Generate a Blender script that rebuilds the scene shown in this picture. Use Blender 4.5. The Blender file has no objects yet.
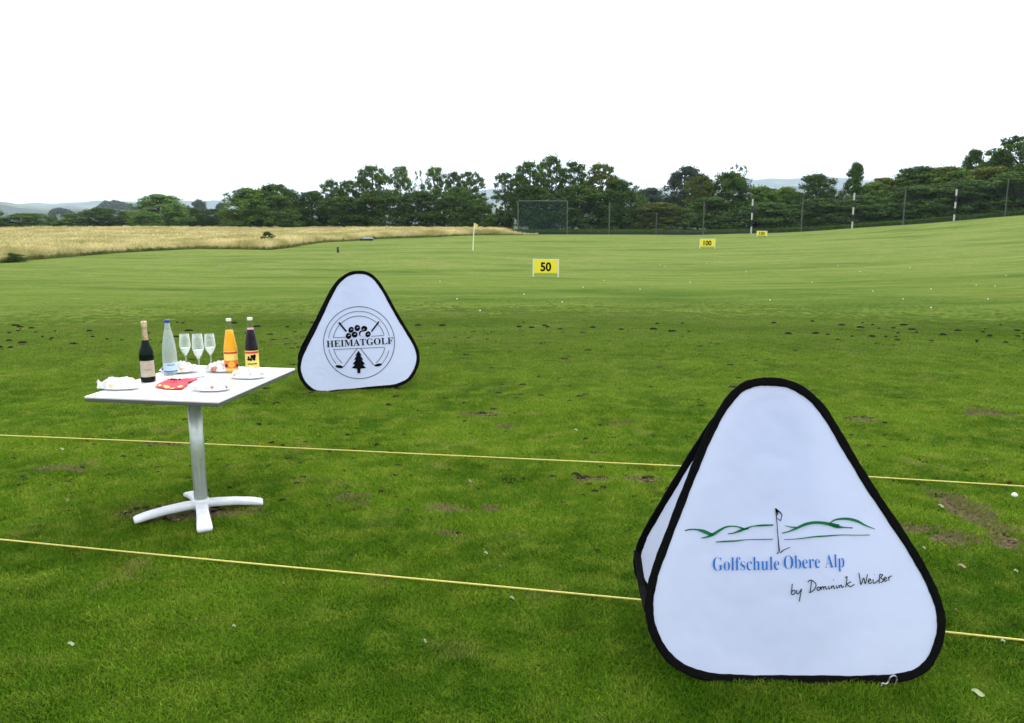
import bpy, bmesh, math, random
import numpy as np
from mathutils import Vector, Matrix, noise as mnoise

S = bpy.context.scene
COL = S.collection
PI = math.pi
R = math.radians

# ------------------------------------------------------------------ camera
F = 800.0; PITCH = R(10.2); CAMH = 1.7; W, HH = 1024, 723
cd = bpy.data.cameras.new('camera'); cam = bpy.data.objects.new('camera', cd); COL.objects.link(cam)
cam.location = (0, 0, CAMH); cam.rotation_euler = (PI/2 - PITCH, 0, 0)
cd.sensor_fit = 'HORIZONTAL'; cd.sensor_width = 36; cd.lens = 36*F/W
cd.clip_start = 0.05; cd.clip_end = 60000
S.camera = cam

# ------------------------------------------------------------------ world, sun, exposure
SUN_EL, SUN_AZ = R(52), R(28)
wd = bpy.data.worlds.new('World'); S.world = wd; wd.use_nodes = True
nt = wd.node_tree; bg = nt.nodes['Background']
sky = nt.nodes.new('ShaderNodeTexSky'); sky.sky_type = 'NISHITA'; sky.sun_disc = False
sky.sun_elevation = SUN_EL; sky.sun_rotation = SUN_AZ; sky.altitude = 400
mx = nt.nodes.new('ShaderNodeMix'); mx.data_type = 'RGBA'
mx.inputs[0].default_value = 0.88
nt.links.new(sky.outputs[0], mx.inputs[6]); mx.inputs[7].default_value = (13.2, 13.6, 14.6, 1)
nt.links.new(mx.outputs[2], bg.inputs['Color']); bg.inputs['Strength'].default_value = 0.1
sl = bpy.data.lights.new('sun', 'SUN'); so = bpy.data.objects.new('sun', sl); COL.objects.link(so)
sl.energy = 1.5; sl.angle = R(14); sl.color = (1, 0.95, 0.87)
sd = Vector((math.sin(SUN_AZ)*math.cos(SUN_EL), math.cos(SUN_AZ)*math.cos(SUN_EL), math.sin(SUN_EL)))
so.rotation_euler = sd.to_track_quat('Z', 'Y').to_euler(); so.location = (0, 0, 60)
S.view_settings.view_transform = 'Standard'; S.view_settings.look = 'None'
S.view_settings.exposure = 0.55; S.view_settings.gamma = 1
S.cycles.use_denoising = True; S.cycles.max_bounces = 8; S.cycles.transparent_max_bounces = 16; S.cycles.volume_bounces = 1

# ------------------------------------------------------------------ photo geometry
def ray(x, y):
    a = (x-W/2)/F; b = -(y-HH/2)/F
    return np.array([a, math.cos(PITCH)+b*math.sin(PITCH), -math.sin(PITCH)+b*math.cos(PITCH)])
def onz(x, y, z=0.0):
    d = ray(x, y); t = (z-CAMH)/d[2]; return np.array([0, 0, CAMH])+d*t
def at_r(x, y, r):
    d = ray(x, y); t = r/math.hypot(d[0], d[1]); return np.array([0, 0, CAMH])+d*t

# ------------------------------------------------------------------ helpers
def setp(o, label=None, cat=None, group=None, kind=None):
    if label: o['label'] = label
    if cat: o['category'] = cat
    if group: o['group'] = group
    if kind: o['kind'] = kind
    return o
def empty(name, loc, label, cat, rz=0, group=None):
    o = bpy.data.objects.new(name, None); COL.objects.link(o)
    o.location = loc; o.rotation_euler = (0, 0, rz); o.empty_display_size = 0.2
    return setp(o, label, cat, group)
class MB:
    def __init__(s): s.v = []; s.f = []; s.m = []
    def add(s, vs, fs, mi=0):
        n = len(s.v); s.v.extend([tuple(map(float, p)) for p in vs]); s.f.extend([tuple(i+n for i in f) for f in fs]); s.m.extend([mi]*len(fs))
    def build(s, name, mats, parent=None, smooth=False, label=None, cat=None, group=None, kind=None):
        me = bpy.data.meshes.new(name); me.from_pydata(s.v, [], s.f); me.update()
        if not isinstance(mats, (list, tuple)): mats = [mats]
        for m in mats: me.materials.append(m)
        if len(mats) > 1: me.polygons.foreach_set('material_index', s.m)
        if smooth: me.polygons.foreach_set('use_smooth', [True]*len(me.polygons))
        o = bpy.data.objects.new(name, me); COL.objects.link(o)
        if parent: o.parent = parent
        return setp(o, label, cat, group, kind)
    def box(s, c, d, mi=0, M=None):
        x, y, z = d[0]/2, d[1]/2, d[2]/2
        vs = [(c[0]+a*x, c[1]+b*y, c[2]+e*z) for a in (-1, 1) for b in (-1, 1) for e in (-1, 1)]
        if M is not None: vs = [tuple(M @ Vector(v)) for v in vs]
        s.add(vs, [(0, 1, 3, 2), (4, 6, 7, 5), (0, 4, 5, 1), (2, 3, 7, 6), (0, 2, 6, 4), (1, 5, 7, 3)], mi)
    def bbox(s, c, d, b=0.004, mi=0):       # bevelled box
        x, y, z = d[0]/2, d[1]/2, d[2]/2
        rings = []
        for zz, ins in ((-z, b), (-z+b, 0), (z-b, 0), (z, b)):
            X, Y = x-ins, y-ins; bb = b
            rings.append([(c[0]+px, c[1]+py, c[2]+zz) for px, py in ((-X+bb, -Y), (X-bb, -Y), (X, -Y+bb), (X, Y-bb), (X-bb, Y), (-X+bb, Y), (-X, Y-bb), (-X, -Y+bb))])
        s.loft(rings, mi)
    def loft(s, rings, mi=0, caps=True):
        n = len(rings[0]); vs = [p for r in rings for p in r]; fs = []
        for k in range(len(rings)-1):
            for i in range(n):
                j = (i+1) % n; fs.append((k*n+i, k*n+j, (k+1)*n+j, (k+1)*n+i))
        if caps: fs.append(tuple(range(n))[::-1]); fs.append(tuple(range((len(rings)-1)*n, len(rings)*n)))
        s.add(vs, fs, mi)
    def lathe(s, prof, c=(0, 0, 0), n=32, mi=0, caps=True):
        s.loft([[(c[0]+r*math.cos(2*PI*i/n), c[1]+r*math.sin(2*PI*i/n), c[2]+z) for i in range(n)] for r, z in prof], mi, caps)
    def tube(s, pts, rad, n=8, mi=0, closed=False, flat=None, up=(0, 0, 1)):
        pts = [Vector(p) for p in pts]; N = len(pts); rings = []
        if not hasattr(rad, '__len__'): rad = [rad]*N
        for i, p in enumerate(pts):
            if closed: t = pts[(i+1) % N]-pts[i-1]
            else: t = pts[min(i+1, N-1)]-pts[max(i-1, 0)]
            t.normalize(); u = Vector(up)
            if abs(t.dot(u)) > .98: u = Vector((0, 1, 0)) if abs(t.y) < .9 else Vector((1, 0, 0))
            a = t.cross(u).normalized(); b = a.cross(t).normalized()
            ra = rad[i]; rb = rad[i] if flat is None else flat
            rings.append([tuple(p+a*ra*math.cos(2*PI*k/n)+b*rb*math.sin(2*PI*k/n)) for k in range(n)])
        if closed: rings.append(rings[0]); s.loft(rings, mi, False)
        else: s.loft(rings, mi, True)
def catmull(P, n=8, closed=True):
    P = [np.array(p, float) for p in P]; N = len(P); out = []
    rng = range(N) if closed else range(N-1)
    for i in rng:
        if closed: a, b, c, d = P[i-1], P[i], P[(i+1) % N], P[(i+2) % N]
        else: a, b, c, d = P[max(i-1, 0)], P[i], P[i+1], P[min(i+2, N-1)]
        for k in range(n):
            t = k/n
            out.append(.5*((2*b)+(-a+c)*t+(2*a-5*b+4*c-d)*t*t+(-a+3*b-3*c+d)*t**3))
    if not closed: out.append(P[-1])
    return out

# ------------------------------------------------------------------ materials
def mat(name, col=(.5, .5, .5), rough=.6, metal=0, trans=0, spec=.5, **kw):
    m = bpy.data.materials.new(name); m.use_nodes = True
    b = m.node_tree.nodes['Principled BSDF']
    b.inputs['Base Color'].default_value = (*col, 1); b.inputs['Roughness'].default_value = rough
    b.inputs['Metallic'].default_value = metal; b.inputs['Transmission Weight'].default_value = trans
    b.inputs['Specular IOR Level'].default_value = spec
    for k, v in kw.items(): b.inputs[k.replace('_', ' ')].default_value = v
    return m
def nmat(name, c1, c2, scale=20, rough=.6, bump=0.0, detail=4, island=0, **kw):
    """principled with noise-mixed colour and bump"""
    m = mat(name, c1, rough, **kw); t = m.node_tree; N = t.nodes; L = t.links; b = N['Principled BSDF']
    g = N.new('ShaderNodeNewGeometry'); n = N.new('ShaderNodeTexNoise'); n.inputs['Scale'].default_value = scale; n.inputs['Detail'].default_value = detail
    L.new(g.outputs['Position'], n.inputs['Vector'])
    r = N.new('ShaderNodeValToRGB'); r.color_ramp.elements[0].position = .35; r.color_ramp.elements[1].position = .65
    r.color_ramp.elements[0].color = (*c1, 1); r.color_ramp.elements[1].color = (*c2, 1)
    L.new(n.outputs['Fac'], r.inputs[0]); L.new(r.outputs[0], b.inputs['Base Color'])
    if island:
        mv = N.new('ShaderNodeMapRange'); mv.inputs['To Min'].default_value = 1-island; mv.inputs['To Max'].default_value = 1+island*.5; L.new(g.outputs['Random Per Island'], mv.inputs['Value'])
        hs = N.new('ShaderNodeHueSaturation'); L.new(r.outputs[0], hs.inputs['Color']); L.new(mv.outputs[0], hs.inputs['Value']); L.new(hs.outputs[0], b.inputs['Base Color'])
    if bump:
        bp = N.new('ShaderNodeBump'); bp.inputs['Strength'].default_value = bump; bp.inputs['Distance'].default_value = .01
        L.new(n.outputs['Fac'], bp.inputs['Height']); L.new(bp.outputs[0], b.inputs['Normal'])
    return m

# bare earth spots on the tee: (photo x, y, radius across, radius along)
SPOTS = []
for px, py, rx, ry in [(966, 512, .13, .34), (952, 540, .15, .09), (908, 530, .18, .07), (1006, 543, .09, .13), (447, 512, .17, .10), (490, 510, .10, .07),
                       (450, 535, .08, .05), (188, 513, .40, .13), (590, 480, .16, .07), (480, 415, .22, .08), (640, 480, .16, .08), (350, 500, .14, .08),  # spot under the table foot: dark soil doubling as a painted contact shadow
                       (170, 445, .28, .06), (60, 470, .24, .09), (985, 415, .22, .14), (770, 500, .2, .1), (860, 420, .18, .12), (360, 505, .1, .05), (505, 428, .1, .08), (620, 425, .14, .06)]:
    p = onz(px, py); k_ = 1.0 if px > 940 or px in (188, 908) else .8; SPOTS.append((p[0], p[1], rx*k_, ry*k_))

def grass_colour_nodes(t, blade=False):
    """turf colour from world position; returns colour socket and bare-earth factor socket"""
    N = t.nodes; L = t.links
    g = N.new('ShaderNodeNewGeometry'); P = g.outputs['Position']
    sx = N.new('ShaderNodeSeparateXYZ'); L.new(P, sx.inputs[0])
    flat = N.new('ShaderNodeCombineXYZ'); L.new(sx.outputs[0], flat.inputs[0]); L.new(sx.outputs[1], flat.inputs[1]); V = flat.outputs[0]
    def noise(scale, detail=3, vec=None, rough=.55):
        n = N.new('ShaderNodeTexNoise'); n.inputs['Scale'].default_value = scale; n.inputs['Detail'].default_value = detail; n.inputs['Roughness'].default_value = rough
        L.new(vec or V, n.inputs['Vector']); return n.outputs['Fac']
    def ramp(fac, p0, p1, c0=(0, 0, 0), c1=(1, 1, 1)):
        r = N.new('ShaderNodeValToRGB'); e = r.color_ramp.elements; e[0].position = p0; e[1].position = p1; e[0].color = (*c0, 1); e[1].color = (*c1, 1)
        L.new(fac, r.inputs[0]); return r.outputs[0]
    def mixc(f, a, b, mode='MIX'):
        m = N.new('ShaderNodeMix'); m.data_type = 'RGBA'; m.blend_type = mode
        if isinstance(f, float): m.inputs[0].default_value = f
        else: L.new(f, m.inputs[0])
        for s, x in ((6, a), (7, b)):
            if isinstance(x, tuple): m.inputs[s].default_value = (*x, 1)
            else: L.new(x, m.inputs[s])
        return m.outputs[2]
    def math_(op, a, b=0.0, c=None):
        m = N.new('ShaderNodeMath'); m.operation = op
        for i, x in enumerate((a, b) if c is None else (a, b, c)):
            if isinstance(x, (int, float)): m.inputs[i].default_value = x
            else: L.new(x, m.inputs[i])
        return m.outputs[0]
    # tee turf, blade shade and vignetting painted in before the worn hitting strip
    tee = mixc(ramp(noise(1.1, 4), .38, .62), TEE_A, TEE_B)
    tee = mixc(ramp(noise(5.5, 4), .45, .75), tee, TEE_C)
    tee = mixc(ramp(noise(2.3, 5), .60, .80), tee, TEE_DRY)
    shade_fade = N.new('ShaderNodeMapRange'); shade_fade.interpolation_type = 'SMOOTHSTEP'; shade_fade.inputs['From Min'].default_value = 2.6; shade_fade.inputs['From Max'].default_value = 6.5
    L.new(math_('ADD', sx.outputs[1], math_('MULTIPLY', noise(.9, 3), 1.2)), shade_fade.inputs['Value'])
    tee = mixc(shade_fade.outputs[0], mixc(1.0, tee, (.60, .70, .55), 'MULTIPLY'), tee)
    # fairway turf, mown in faint strips across the view
    st = N.new('ShaderNodeMapping'); st.inputs['Scale'].default_value = (.10, .42, 1); L.new(V, st.inputs['Vector'])
    fw = mixc(ramp(noise(1.0, 7, st.outputs[0], .72), .40, .60), FW_A, FW_B)
    fw = mixc(ramp(noise(.6, 6, None, .7), .50, .70), fw, FW_C)
    sd3 = N.new('ShaderNodeMapping'); sd3.inputs['Scale'].default_value = (.05, .12, 1); sd3.inputs['Location'].default_value = (3.1, 1.7, 0); L.new(V, sd3.inputs['Vector'])
    fw = mixc(math_('MULTIPLY', ramp(noise(1.0, 6, sd3.outputs[0], .65), .52, .66), .75), fw, (.060, .115, .016))
    fw = mixc(math_('MULTIPLY', ramp(noise(2.2, 5, None, .75), .50, .66), .35), fw, (.055, .105, .014))
    st2 = N.new('ShaderNodeMapping'); st2.inputs['Scale'].default_value = (.22, 1.0, 1); L.new(V, st2.inputs['Vector'])
    fw = mixc(ramp(noise(1.0, 6, st2.outputs[0], .7), .60, .76), fw, FW_D)
    dk = N.new('ShaderNodeMapRange'); dk.inputs['From Min'].default_value = 14; dk.inputs['From Max'].default_value = 55; L.new(sx.outputs[1], dk.inputs['Value'])
    fw = mixc(dk.outputs[0], mixc(1.0, fw, (.80, .90, .60), 'MULTIPLY'), fw)      # fairway colour darker just past the tee, full tone farther out
    # distance along y splits them
    wob = math_('MULTIPLY', noise(.35, 3), 2.0)
    yy = math_('ADD', sx.outputs[1], wob)
    mr = N.new('ShaderNodeMapRange'); mr.interpolation_type = 'SMOOTHSTEP'; mr.inputs['From Min'].default_value = TEE_END-8.0; mr.inputs['From Max'].default_value = TEE_END+4.0  # wide blend paints the paler look of distant blade tips into the tee
    L.new(yy, mr.inputs['Value'])
    col = mixc(mr.outputs[0], tee, fw)
    # bare spots
    nz = noise(9, 4); acc = None
    for (cx, cy, rx, ry) in SPOTS:
        dx = math_('MULTIPLY', math_('SUBTRACT', sx.outputs[0], cx), 1/rx); dy = math_('MULTIPLY', math_('SUBTRACT', sx.outputs[1], cy), 1/ry)
        d = math_('SQRT', math_('ADD', math_('MULTIPLY', dx, dx), math_('MULTIPLY', dy, dy)))
        acc = d if acc is None else math_('MINIMUM', acc, d)
    acc = math_('ADD', acc, math_('MULTIPLY', math_('SUBTRACT', nz, .5), 2.6))
    mr2 = N.new('ShaderNodeMapRange'); mr2.inputs['From Min'].default_value = 1.02; mr2.inputs['From Max'].default_value = .80; L.new(acc, mr2.inputs['Value'])
    return col, mr2.outputs[0], noise, ramp, mixc, math_, V

TEE_A = (.076, .170, .006); TEE_B = (.155, .268, .014); TEE_C = (.235, .315, .032); TEE_DRY = (.310, .295, .085)
FW_A = (.122, .186, .036); FW_B = (.185, .236, .064); FW_C = (.220, .240, .090); FW_D = (.310, .310, .155)
TEE_END = 13.2

m_ground = bpy.data.materials.new('turf'); m_ground.use_nodes = True
def _g():
    t = m_ground.node_tree; N = t.nodes; L = t.links; b = N['Principled BSDF']
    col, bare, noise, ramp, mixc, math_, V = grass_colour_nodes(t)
    fine = noise(60, 5, None, .75)
    col = mixc(ramp(fine, .35, .65, (.55, .55, .5), (1.15, 1.15, 1.1)), col, col, 'MIX') if False else mixc(1.0, col, ramp(fine, .3, .7, (.55, .58, .5), (1.25, 1.2, 1.1)), 'MULTIPLY')
    mid = noise(7, 5, None, .7)
    col = mixc(1.0, col, ramp(mid, .3, .7, (.72, .76, .7), (1.2, 1.16, 1.15)), 'MULTIPLY')
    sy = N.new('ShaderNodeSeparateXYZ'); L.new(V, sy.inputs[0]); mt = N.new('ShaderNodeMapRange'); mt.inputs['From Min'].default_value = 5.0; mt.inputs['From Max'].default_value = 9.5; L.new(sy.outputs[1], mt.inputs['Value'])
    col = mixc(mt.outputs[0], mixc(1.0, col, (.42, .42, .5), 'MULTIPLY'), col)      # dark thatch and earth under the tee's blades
    soil = mixc(ramp(noise(34, 5, None, .7), .4, .6), (.030, .024, .013), (.19, .15, .08))
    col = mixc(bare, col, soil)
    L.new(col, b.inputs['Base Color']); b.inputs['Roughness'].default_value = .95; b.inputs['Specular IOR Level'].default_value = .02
    b.inputs['Sheen Weight'].default_value = .25; b.inputs['Sheen Roughness'].default_value = .6; L.new(col, b.inputs['Sheen Tint'])
    bp = N.new('ShaderNodeBump'); bp.inputs['Strength'].default_value = .8; bp.inputs['Distance'].default_value = .03
    L.new(math_('ADD', fine, math_('MULTIPLY', mid, 2.0)), bp.inputs['Height']); L.new(bp.outputs[0], b.inputs['Normal'])
_g()
m_blade = bpy.data.materials.new('grass_blade'); m_blade.use_nodes = True
def _b():
    t = m_blade.node_tree; N = t.nodes; L = t.links; b = N['Principled BSDF']
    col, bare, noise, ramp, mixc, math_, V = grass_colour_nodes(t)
    g = N.new('ShaderNodeNewGeometry')
    r = N.new('ShaderNodeValToRGB'); e = r.color_ramp.elements
    e[0].position = 0; e[0].color = (.75, .8, .7, 1); e[1].position = .9; e[1].color = (1.35, 1.3, 1.2, 1)
    e2 = e.new(.95); e2.color = (2.1, 1.7, 2.4, 1)
    L.new(g.outputs['Random Per Island'], r.inputs[0])
    col = mixc(1.0, col, r.outputs[0], 'MULTIPLY')
    col = mixc(math_('MULTIPLY', bare, .8), col, (.21, .19, .075))
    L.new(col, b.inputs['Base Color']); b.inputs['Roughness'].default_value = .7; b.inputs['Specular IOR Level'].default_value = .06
    tr = N.new('ShaderNodeBsdfTranslucent'); L.new(col, tr.inputs[0]); ms = N.new('ShaderNodeMixShader'); ms.inputs[0].default_value = .28
    L.new(b.outputs[0], ms.inputs[1]); L.new(tr.outputs[0], ms.inputs[2]); L.new(ms.outputs[0], N['Material Output'].inputs[0])
_b()

def leafmat(name, c1, c2, trans=.3):
    m = bpy.data.materials.new(name); m.use_nodes = True; t = m.node_tree; N = t.nodes; L = t.links; b = N['Principled BSDF']
    tc = N.new('ShaderNodeTexCoord'); n = N.new('ShaderNodeTexNoise'); n.inputs['Scale'].default_value = 5.0; n.inputs['Detail'].default_value = 3
    L.new(tc.outputs['Object'], n.inputs['Vector'])
    g = N.new('ShaderNodeNewGeometry'); ad = N.new('ShaderNodeMath'); ad.operation = 'ADD'
    mu = N.new('ShaderNodeMath'); mu.operation = 'MULTIPLY'; mu.inputs[1].default_value = .35
    L.new(g.outputs['Random Per Island'], mu.inputs[0]); L.new(n.outputs['Fac'], ad.inputs[0]); L.new(mu.outputs[0], ad.inputs[1])
    r = N.new('ShaderNodeValToRGB'); e = r.color_ramp.elements; e[0].position = .45; e[1].position = .9; e[0].color = (*c1, 1); e[1].color = (*c2, 1)
    L.new(ad.outputs[0], r.inputs[0])
    hs = N.new('ShaderNodeHueSaturation'); oi = N.new('ShaderNodeObjectInfo'); mr = N.new('ShaderNodeMapRange')
    mr.inputs['To Min'].default_value = .75; mr.inputs['To Max'].default_value = 1.25; L.new(oi.outputs['Random'], mr.inputs['Value']); L.new(mr.outputs[0], hs.inputs['Value'])
    L.new(r.outputs[0], hs.inputs['Color']); L.new(hs.outputs[0], b.inputs['Base Color']); b.inputs['Roughness'].default_value = .7; b.inputs['Specular IOR Level'].default_value = .05
    tr = N.new('ShaderNodeBsdfTranslucent'); L.new(hs.outputs[0], tr.inputs[0]); ms = N.new('ShaderNodeMixShader'); ms.inputs[0].default_value = trans
    L.new(b.outputs[0], ms.inputs[1]); L.new(tr.outputs[0], ms.inputs[2]); L.new(ms.outputs[0], N['Material Output'].inputs[0])
    return m
m_leaf = leafmat('leaf_dark', (.025, .060, .014), (.105, .180, .032))
m_leaf_mid = leafmat('leaf_mid', (.038, .090, .016), (.155, .250, .040))
m_leaf_light = leafmat('leaf_light', (.070, .145, .025), (.160, .260, .050))
m_leaf_olive = leafmat('leaf_olive', (.055, .086, .016), (.170, .205, .036))
m_leaf_blue = leafmat('leaf_grey', (.040, .065, .045), (.085, .115, .070))
m_bark = nmat('bark', (.05, .04, .03), (.11, .09, .07), 6, .9, .5)
m_white_metal = mat('white_painted_metal', (.80, .80, .80), .35)
m_straw = nmat('straw', (.56, .51, .19), (.92, .82, .44), .16, .9, island=.4, spec=.1)
m_mgreen = nmat('meadow_green', (.11, .16, .035), (.30, .31, .10), .3, .9, island=.4, spec=.1)
m_yellow_rope = nmat('yellow_rope', (.62, .52, .10), (.75, .66, .20), 90, .7, .4)
m_black = nmat('black_tape', (.003, .003, .003), (.005, .005, .005), 60, .95, .2, spec=.08)
m_blackink = mat('black_ink', (.004, .004, .005), .9, spec=.05)

# ------------------------------------------------------------------ terrain
CX = np.array([-400, 0, 200, 400, 473, 560, 703, 801, 900, 1024, 1400], float)
RR = np.array([12.0, 45, 63, 81, 97, 113, 130], float)
# photo row of the ground at each distance, for each column
YT = {
 45:  [276, 275, 275, 274, 273.5, 275, 276, 275, 273, 269, 262],
 63:  [264, 259.5, 257, 253, 251.3, 256, 258, 257.5, 256, 252, 244],
 81:  [252, 251, 249, 246, 245, 246.5, 248, 247.5, 245.5, 240, 229],
 97:  [246, 245.5, 243.5, 241, 240, 240.5, 242, 241.5, 238.5, 231, 218],
 113: [241, 241, 239.8, 237.3, 236.6, 237, 238, 236.5, 231.5, 222, 208],
 130: [237, 237, 236.5, 235.2, 234.4, 234.4, 234.8, 231.5, 223.6, 212.5, 197]}
AZ = np.arctan2((CX-W/2)/F, math.cos(PITCH))   # approx azimuth of a column near the horizon
HT = np.zeros((len(CX), len(RR)))
for k, r in enumerate(RR):
    if k == 0: continue
    for i, x in enumerate(CX):
        # column x at row y: azimuth is a little off, negligible at this range
        HT[i, k] = at_r(x, YT[int(r)][i], r)[2]
_rs = np.linspace(12, 130, 119); _as = np.linspace(AZ[0], AZ[-1], 200)
_T = np.array([[np.interp(a, AZ, HT[:, k]) for k in range(len(RR))] for a in _as])
_T = np.array([np.interp(_rs, RR, row) for row in _T])
for _ in range(5):   # soften the table so that no creases show
    _p = np.pad(_T, ((2, 2), (2, 2)), 'edge'); _T2 = sum(_p[2:-2, 2+d:_p.shape[1]-2+d] for d in (-2, -1, 0, 1, 2))/5
    _p = np.pad(_T2, ((2, 2), (2, 2)), 'edge'); _T = sum(_p[2+d:_p.shape[0]-2+d, 2:-2] for d in (-2, -1, 0, 1, 2))/5
    _T[:, 0] = 0
RIDGES = [  # distance, half depth, [(photo x, photo row of its top)...]
 (1500, 330, [(-600, 214), (0, 216), (60, 214), (110, 208), (150, 205), (200, 207), (260, 212), (420, 214), (520, 216), (700, 216), (1024, 214), (1600, 212)]),
 (4200, 900, [(-600, 206), (0, 203.5), (15, 202.5), (32, 203.5), (60, 208), (120, 209), (170, 211), (240, 210), (400, 206), (480, 203), (510, 205), (640, 204), (700, 200), (780, 188), (860, 190), (1024, 196), (1600, 200)]),
 (8600, 1500, [(-600, 203), (0, 205), (60, 204), (100, 200.5), (130, 199.5), (180, 201), (230, 200.5), (300, 200), (430, 196), (490, 190.5), (530, 192), (640, 190), (690, 184), (740, 178.5), (800, 176.5), (870, 179), (1024, 186), (1600, 190)])]
def height(az, r):
    """ground height at azimuth (0 = view axis, + right) and distance"""
    az = np.asarray(az, float); r = np.asarray(r, float)
    a = np.clip(az, AZ[0], AZ[-1]); ia = (a-AZ[0])/(AZ[-1]-AZ[0])*199; ir = (np.clip(r, 12, 130)-12)
    i0 = np.clip(ia.astype(int), 0, 198); fa = ia-i0; j0 = np.clip(ir.astype(int), 0, 117); fr = ir-j0
    h = (_T[i0, j0]*(1-fa)*(1-fr)+_T[i0+1, j0]*fa*(1-fr)+_T[i0, j0+1]*(1-fa)*fr+_T[i0+1, j0+1]*fa*fr)
    h = np.where(r < 12, 0, h)
    # behind the fence: level on for 30 m, then down into the valley
    left = np.clip((-az+.02)/.25, 0, 1)           # meadow rises a touch towards its crest
    h = h+left*np.clip((r-113)/37, 0, 1)*.22
    d = np.clip((r-165)/900, 0, 1); h = h-(d*d*(3-2*d))*np.where(az > .25, 30, 42)
    h = h+np.where(r > 165, .3*np.sin(az*23)*np.clip((r-165)/60, 0, 1), 0)
    back = np.clip((np.abs(az)-.9)/.5, 0, 1); h = np.where(r < 165, h*(1-back), h)
    return h
def far_height(az, r):
    h = height(az, r); base = h.copy()
    for R0, w, tops in RIDGES:
        xs = np.array([t[0] for t in tops], float); azs = np.arctan2((xs-W/2)/F, math.cos(PITCH))
        tz = np.array([at_r(t[0], t[1], R0)[2] for t in tops])
        top = np.interp(az, azs, tz)+R0*.0010*(np.sin(az*41+R0)+.6*np.sin(az*97+R0*2)+.4*np.sin(az*211))
        rr = R0*(1+.05*np.sin(az*7+R0))
        k = np.exp(-((r-rr)/w)**2)
        h = np.maximum(h, base+(top-base)*k)
    return h
def polar(name, azs, rs, fn, m, noise_amp=0, close=False):
    A, Rr = np.meshgrid(azs, rs, indexing='ij'); Z = fn(A, Rr)
    X = Rr*np.sin(A); Y = Rr*np.cos(A)
    if noise_amp: Z = Z+noise_amp(X, Y, Rr)
    na, nr = A.shape; v = np.stack([X, Y, Z], -1).reshape(-1, 3)
    i = np.arange(na-1)[:, None]*nr+np.arange(nr-1)[None]; f = np.stack([i, i+nr, i+nr+1, i+1], -1).reshape(-1, 4)[:, ::-1]
    me = bpy.data.meshes.new(name); me.vertices.add(len(v)); me.vertices.foreach_set('co', v.ravel())
    me.loops.add(f.size); me.loops.foreach_set('vertex_index', f.ravel().astype(np.int32))
    me.polygons.add(len(f)); me.polygons.foreach_set('loop_start', np.arange(len(f), dtype=np.int32)*4); me.polygons.foreach_set('loop_total', np.full(len(f), 4, np.int32))
    me.polygons.foreach_set('use_smooth', np.ones(len(f), bool)); me.update(calc_edges=True); me.validate()
    me.materials.append(m); o = bpy.data.objects.new(name, me); COL.objects.link(o); return o
az_all = np.unique(np.concatenate([np.linspace(-PI, -.75, 60), np.linspace(-.75, .75, 420), np.linspace(.75, PI, 60)]))
def bumps(X, Y, Rr):
    b = .012*np.sin(X*1.7+.6*np.sin(Y*1.3))*np.sin(Y*1.1+.5*np.sin(X*.9))+.006*np.sin(X*5.1+Y*2.2)*np.sin(Y*4.3-X*1.4)
    far = .06*np.sin(X*.22+np.sin(Y*.13))*np.sin(Y*.31+np.sin(X*.1))
    return b*np.clip(Rr/3, 0, 1)*np.where(Rr < 30, 1, 0.0)+far*np.clip((Rr-14)/20, 0, 1)
rs_near = np.concatenate([[0.02], np.linspace(.4, 16, 120), np.geomspace(16.3, 165, 130), np.geomspace(170, 620, 30)])
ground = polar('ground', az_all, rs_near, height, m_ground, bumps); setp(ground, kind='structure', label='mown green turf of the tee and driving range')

m_hill = bpy.data.materials.new('hill_fields'); m_hill.use_nodes = True
def _h():
    t = m_hill.node_tree; N = t.nodes; L = t.links; b = N['Principled BSDF']
    g = N.new('ShaderNodeNewGeometry'); v = N.new('ShaderNodeTexVoronoi'); v.inputs['Scale'].default_value = .0035; v.inputs['Randomness'].default_value = .9
    n = N.new('ShaderNodeTexNoise'); n.inputs['Scale'].default_value = .0022; n.inputs['Detail'].default_value = 8
    L.new(g.outputs['Position'], v.inputs['Vector']); L.new(g.outputs['Position'], n.inputs['Vector'])
    r = N.new('ShaderNodeValToRGB'); e = r.color_ramp.elements; e[0].color = (.05, .09, .03, 1); e[1].color = (.17, .20, .09, 1); L.new(v.outputs['Color'], r.inputs[0])
    r2 = N.new('ShaderNodeValToRGB'); e = r2.color_ramp.elements; e[0].position = .45; e[1].position = .49; L.new(n.outputs['Fac'], r2.inputs[0])
    m = N.new('ShaderNodeMix'); m.data_type = 'RGBA'; L.new(r2.outputs[0], m.inputs[0]); L.new(r.outputs[0], m.inputs[6]); m.inputs[7].default_value = (.012, .028, .014, 1)
    L.new(m.outputs[2], b.inputs['Base Color']); b.inputs['Roughness'].default_value = .95
_h()
hills = polar('hills', az_all, np.concatenate([np.geomspace(600, 3000, 70), np.linspace(3050, 11000, 90)]), far_height, m_hill); setp(hills, kind='structure', label='far blue hills with fields and woods')
hills.location.z = -.3

# ------------------------------------------------------------------ haze
m_haze = bpy.data.materials.new('haze'); m_haze.use_nodes = True
N = m_haze.node_tree.nodes; N.remove(N['Principled BSDF']); pv = N.new('ShaderNodeVolumePrincipled')
pv.inputs['Color'].default_value = (.72, .86, 1.0, 1); pv.inputs['Density'].default_value = HAZE = 1.0e-4; pv.inputs['Anisotropy'].default_value = .2
m_haze.node_tree.links.new(pv.outputs[0], N['Material Output'].inputs['Volume'])
hz = MB(); hz.box((0, 0, 250), (24000, 24000, 700)); hz.build('haze', m_haze, kind='stuff', label='pale summer haze over the distant hills')

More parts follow.
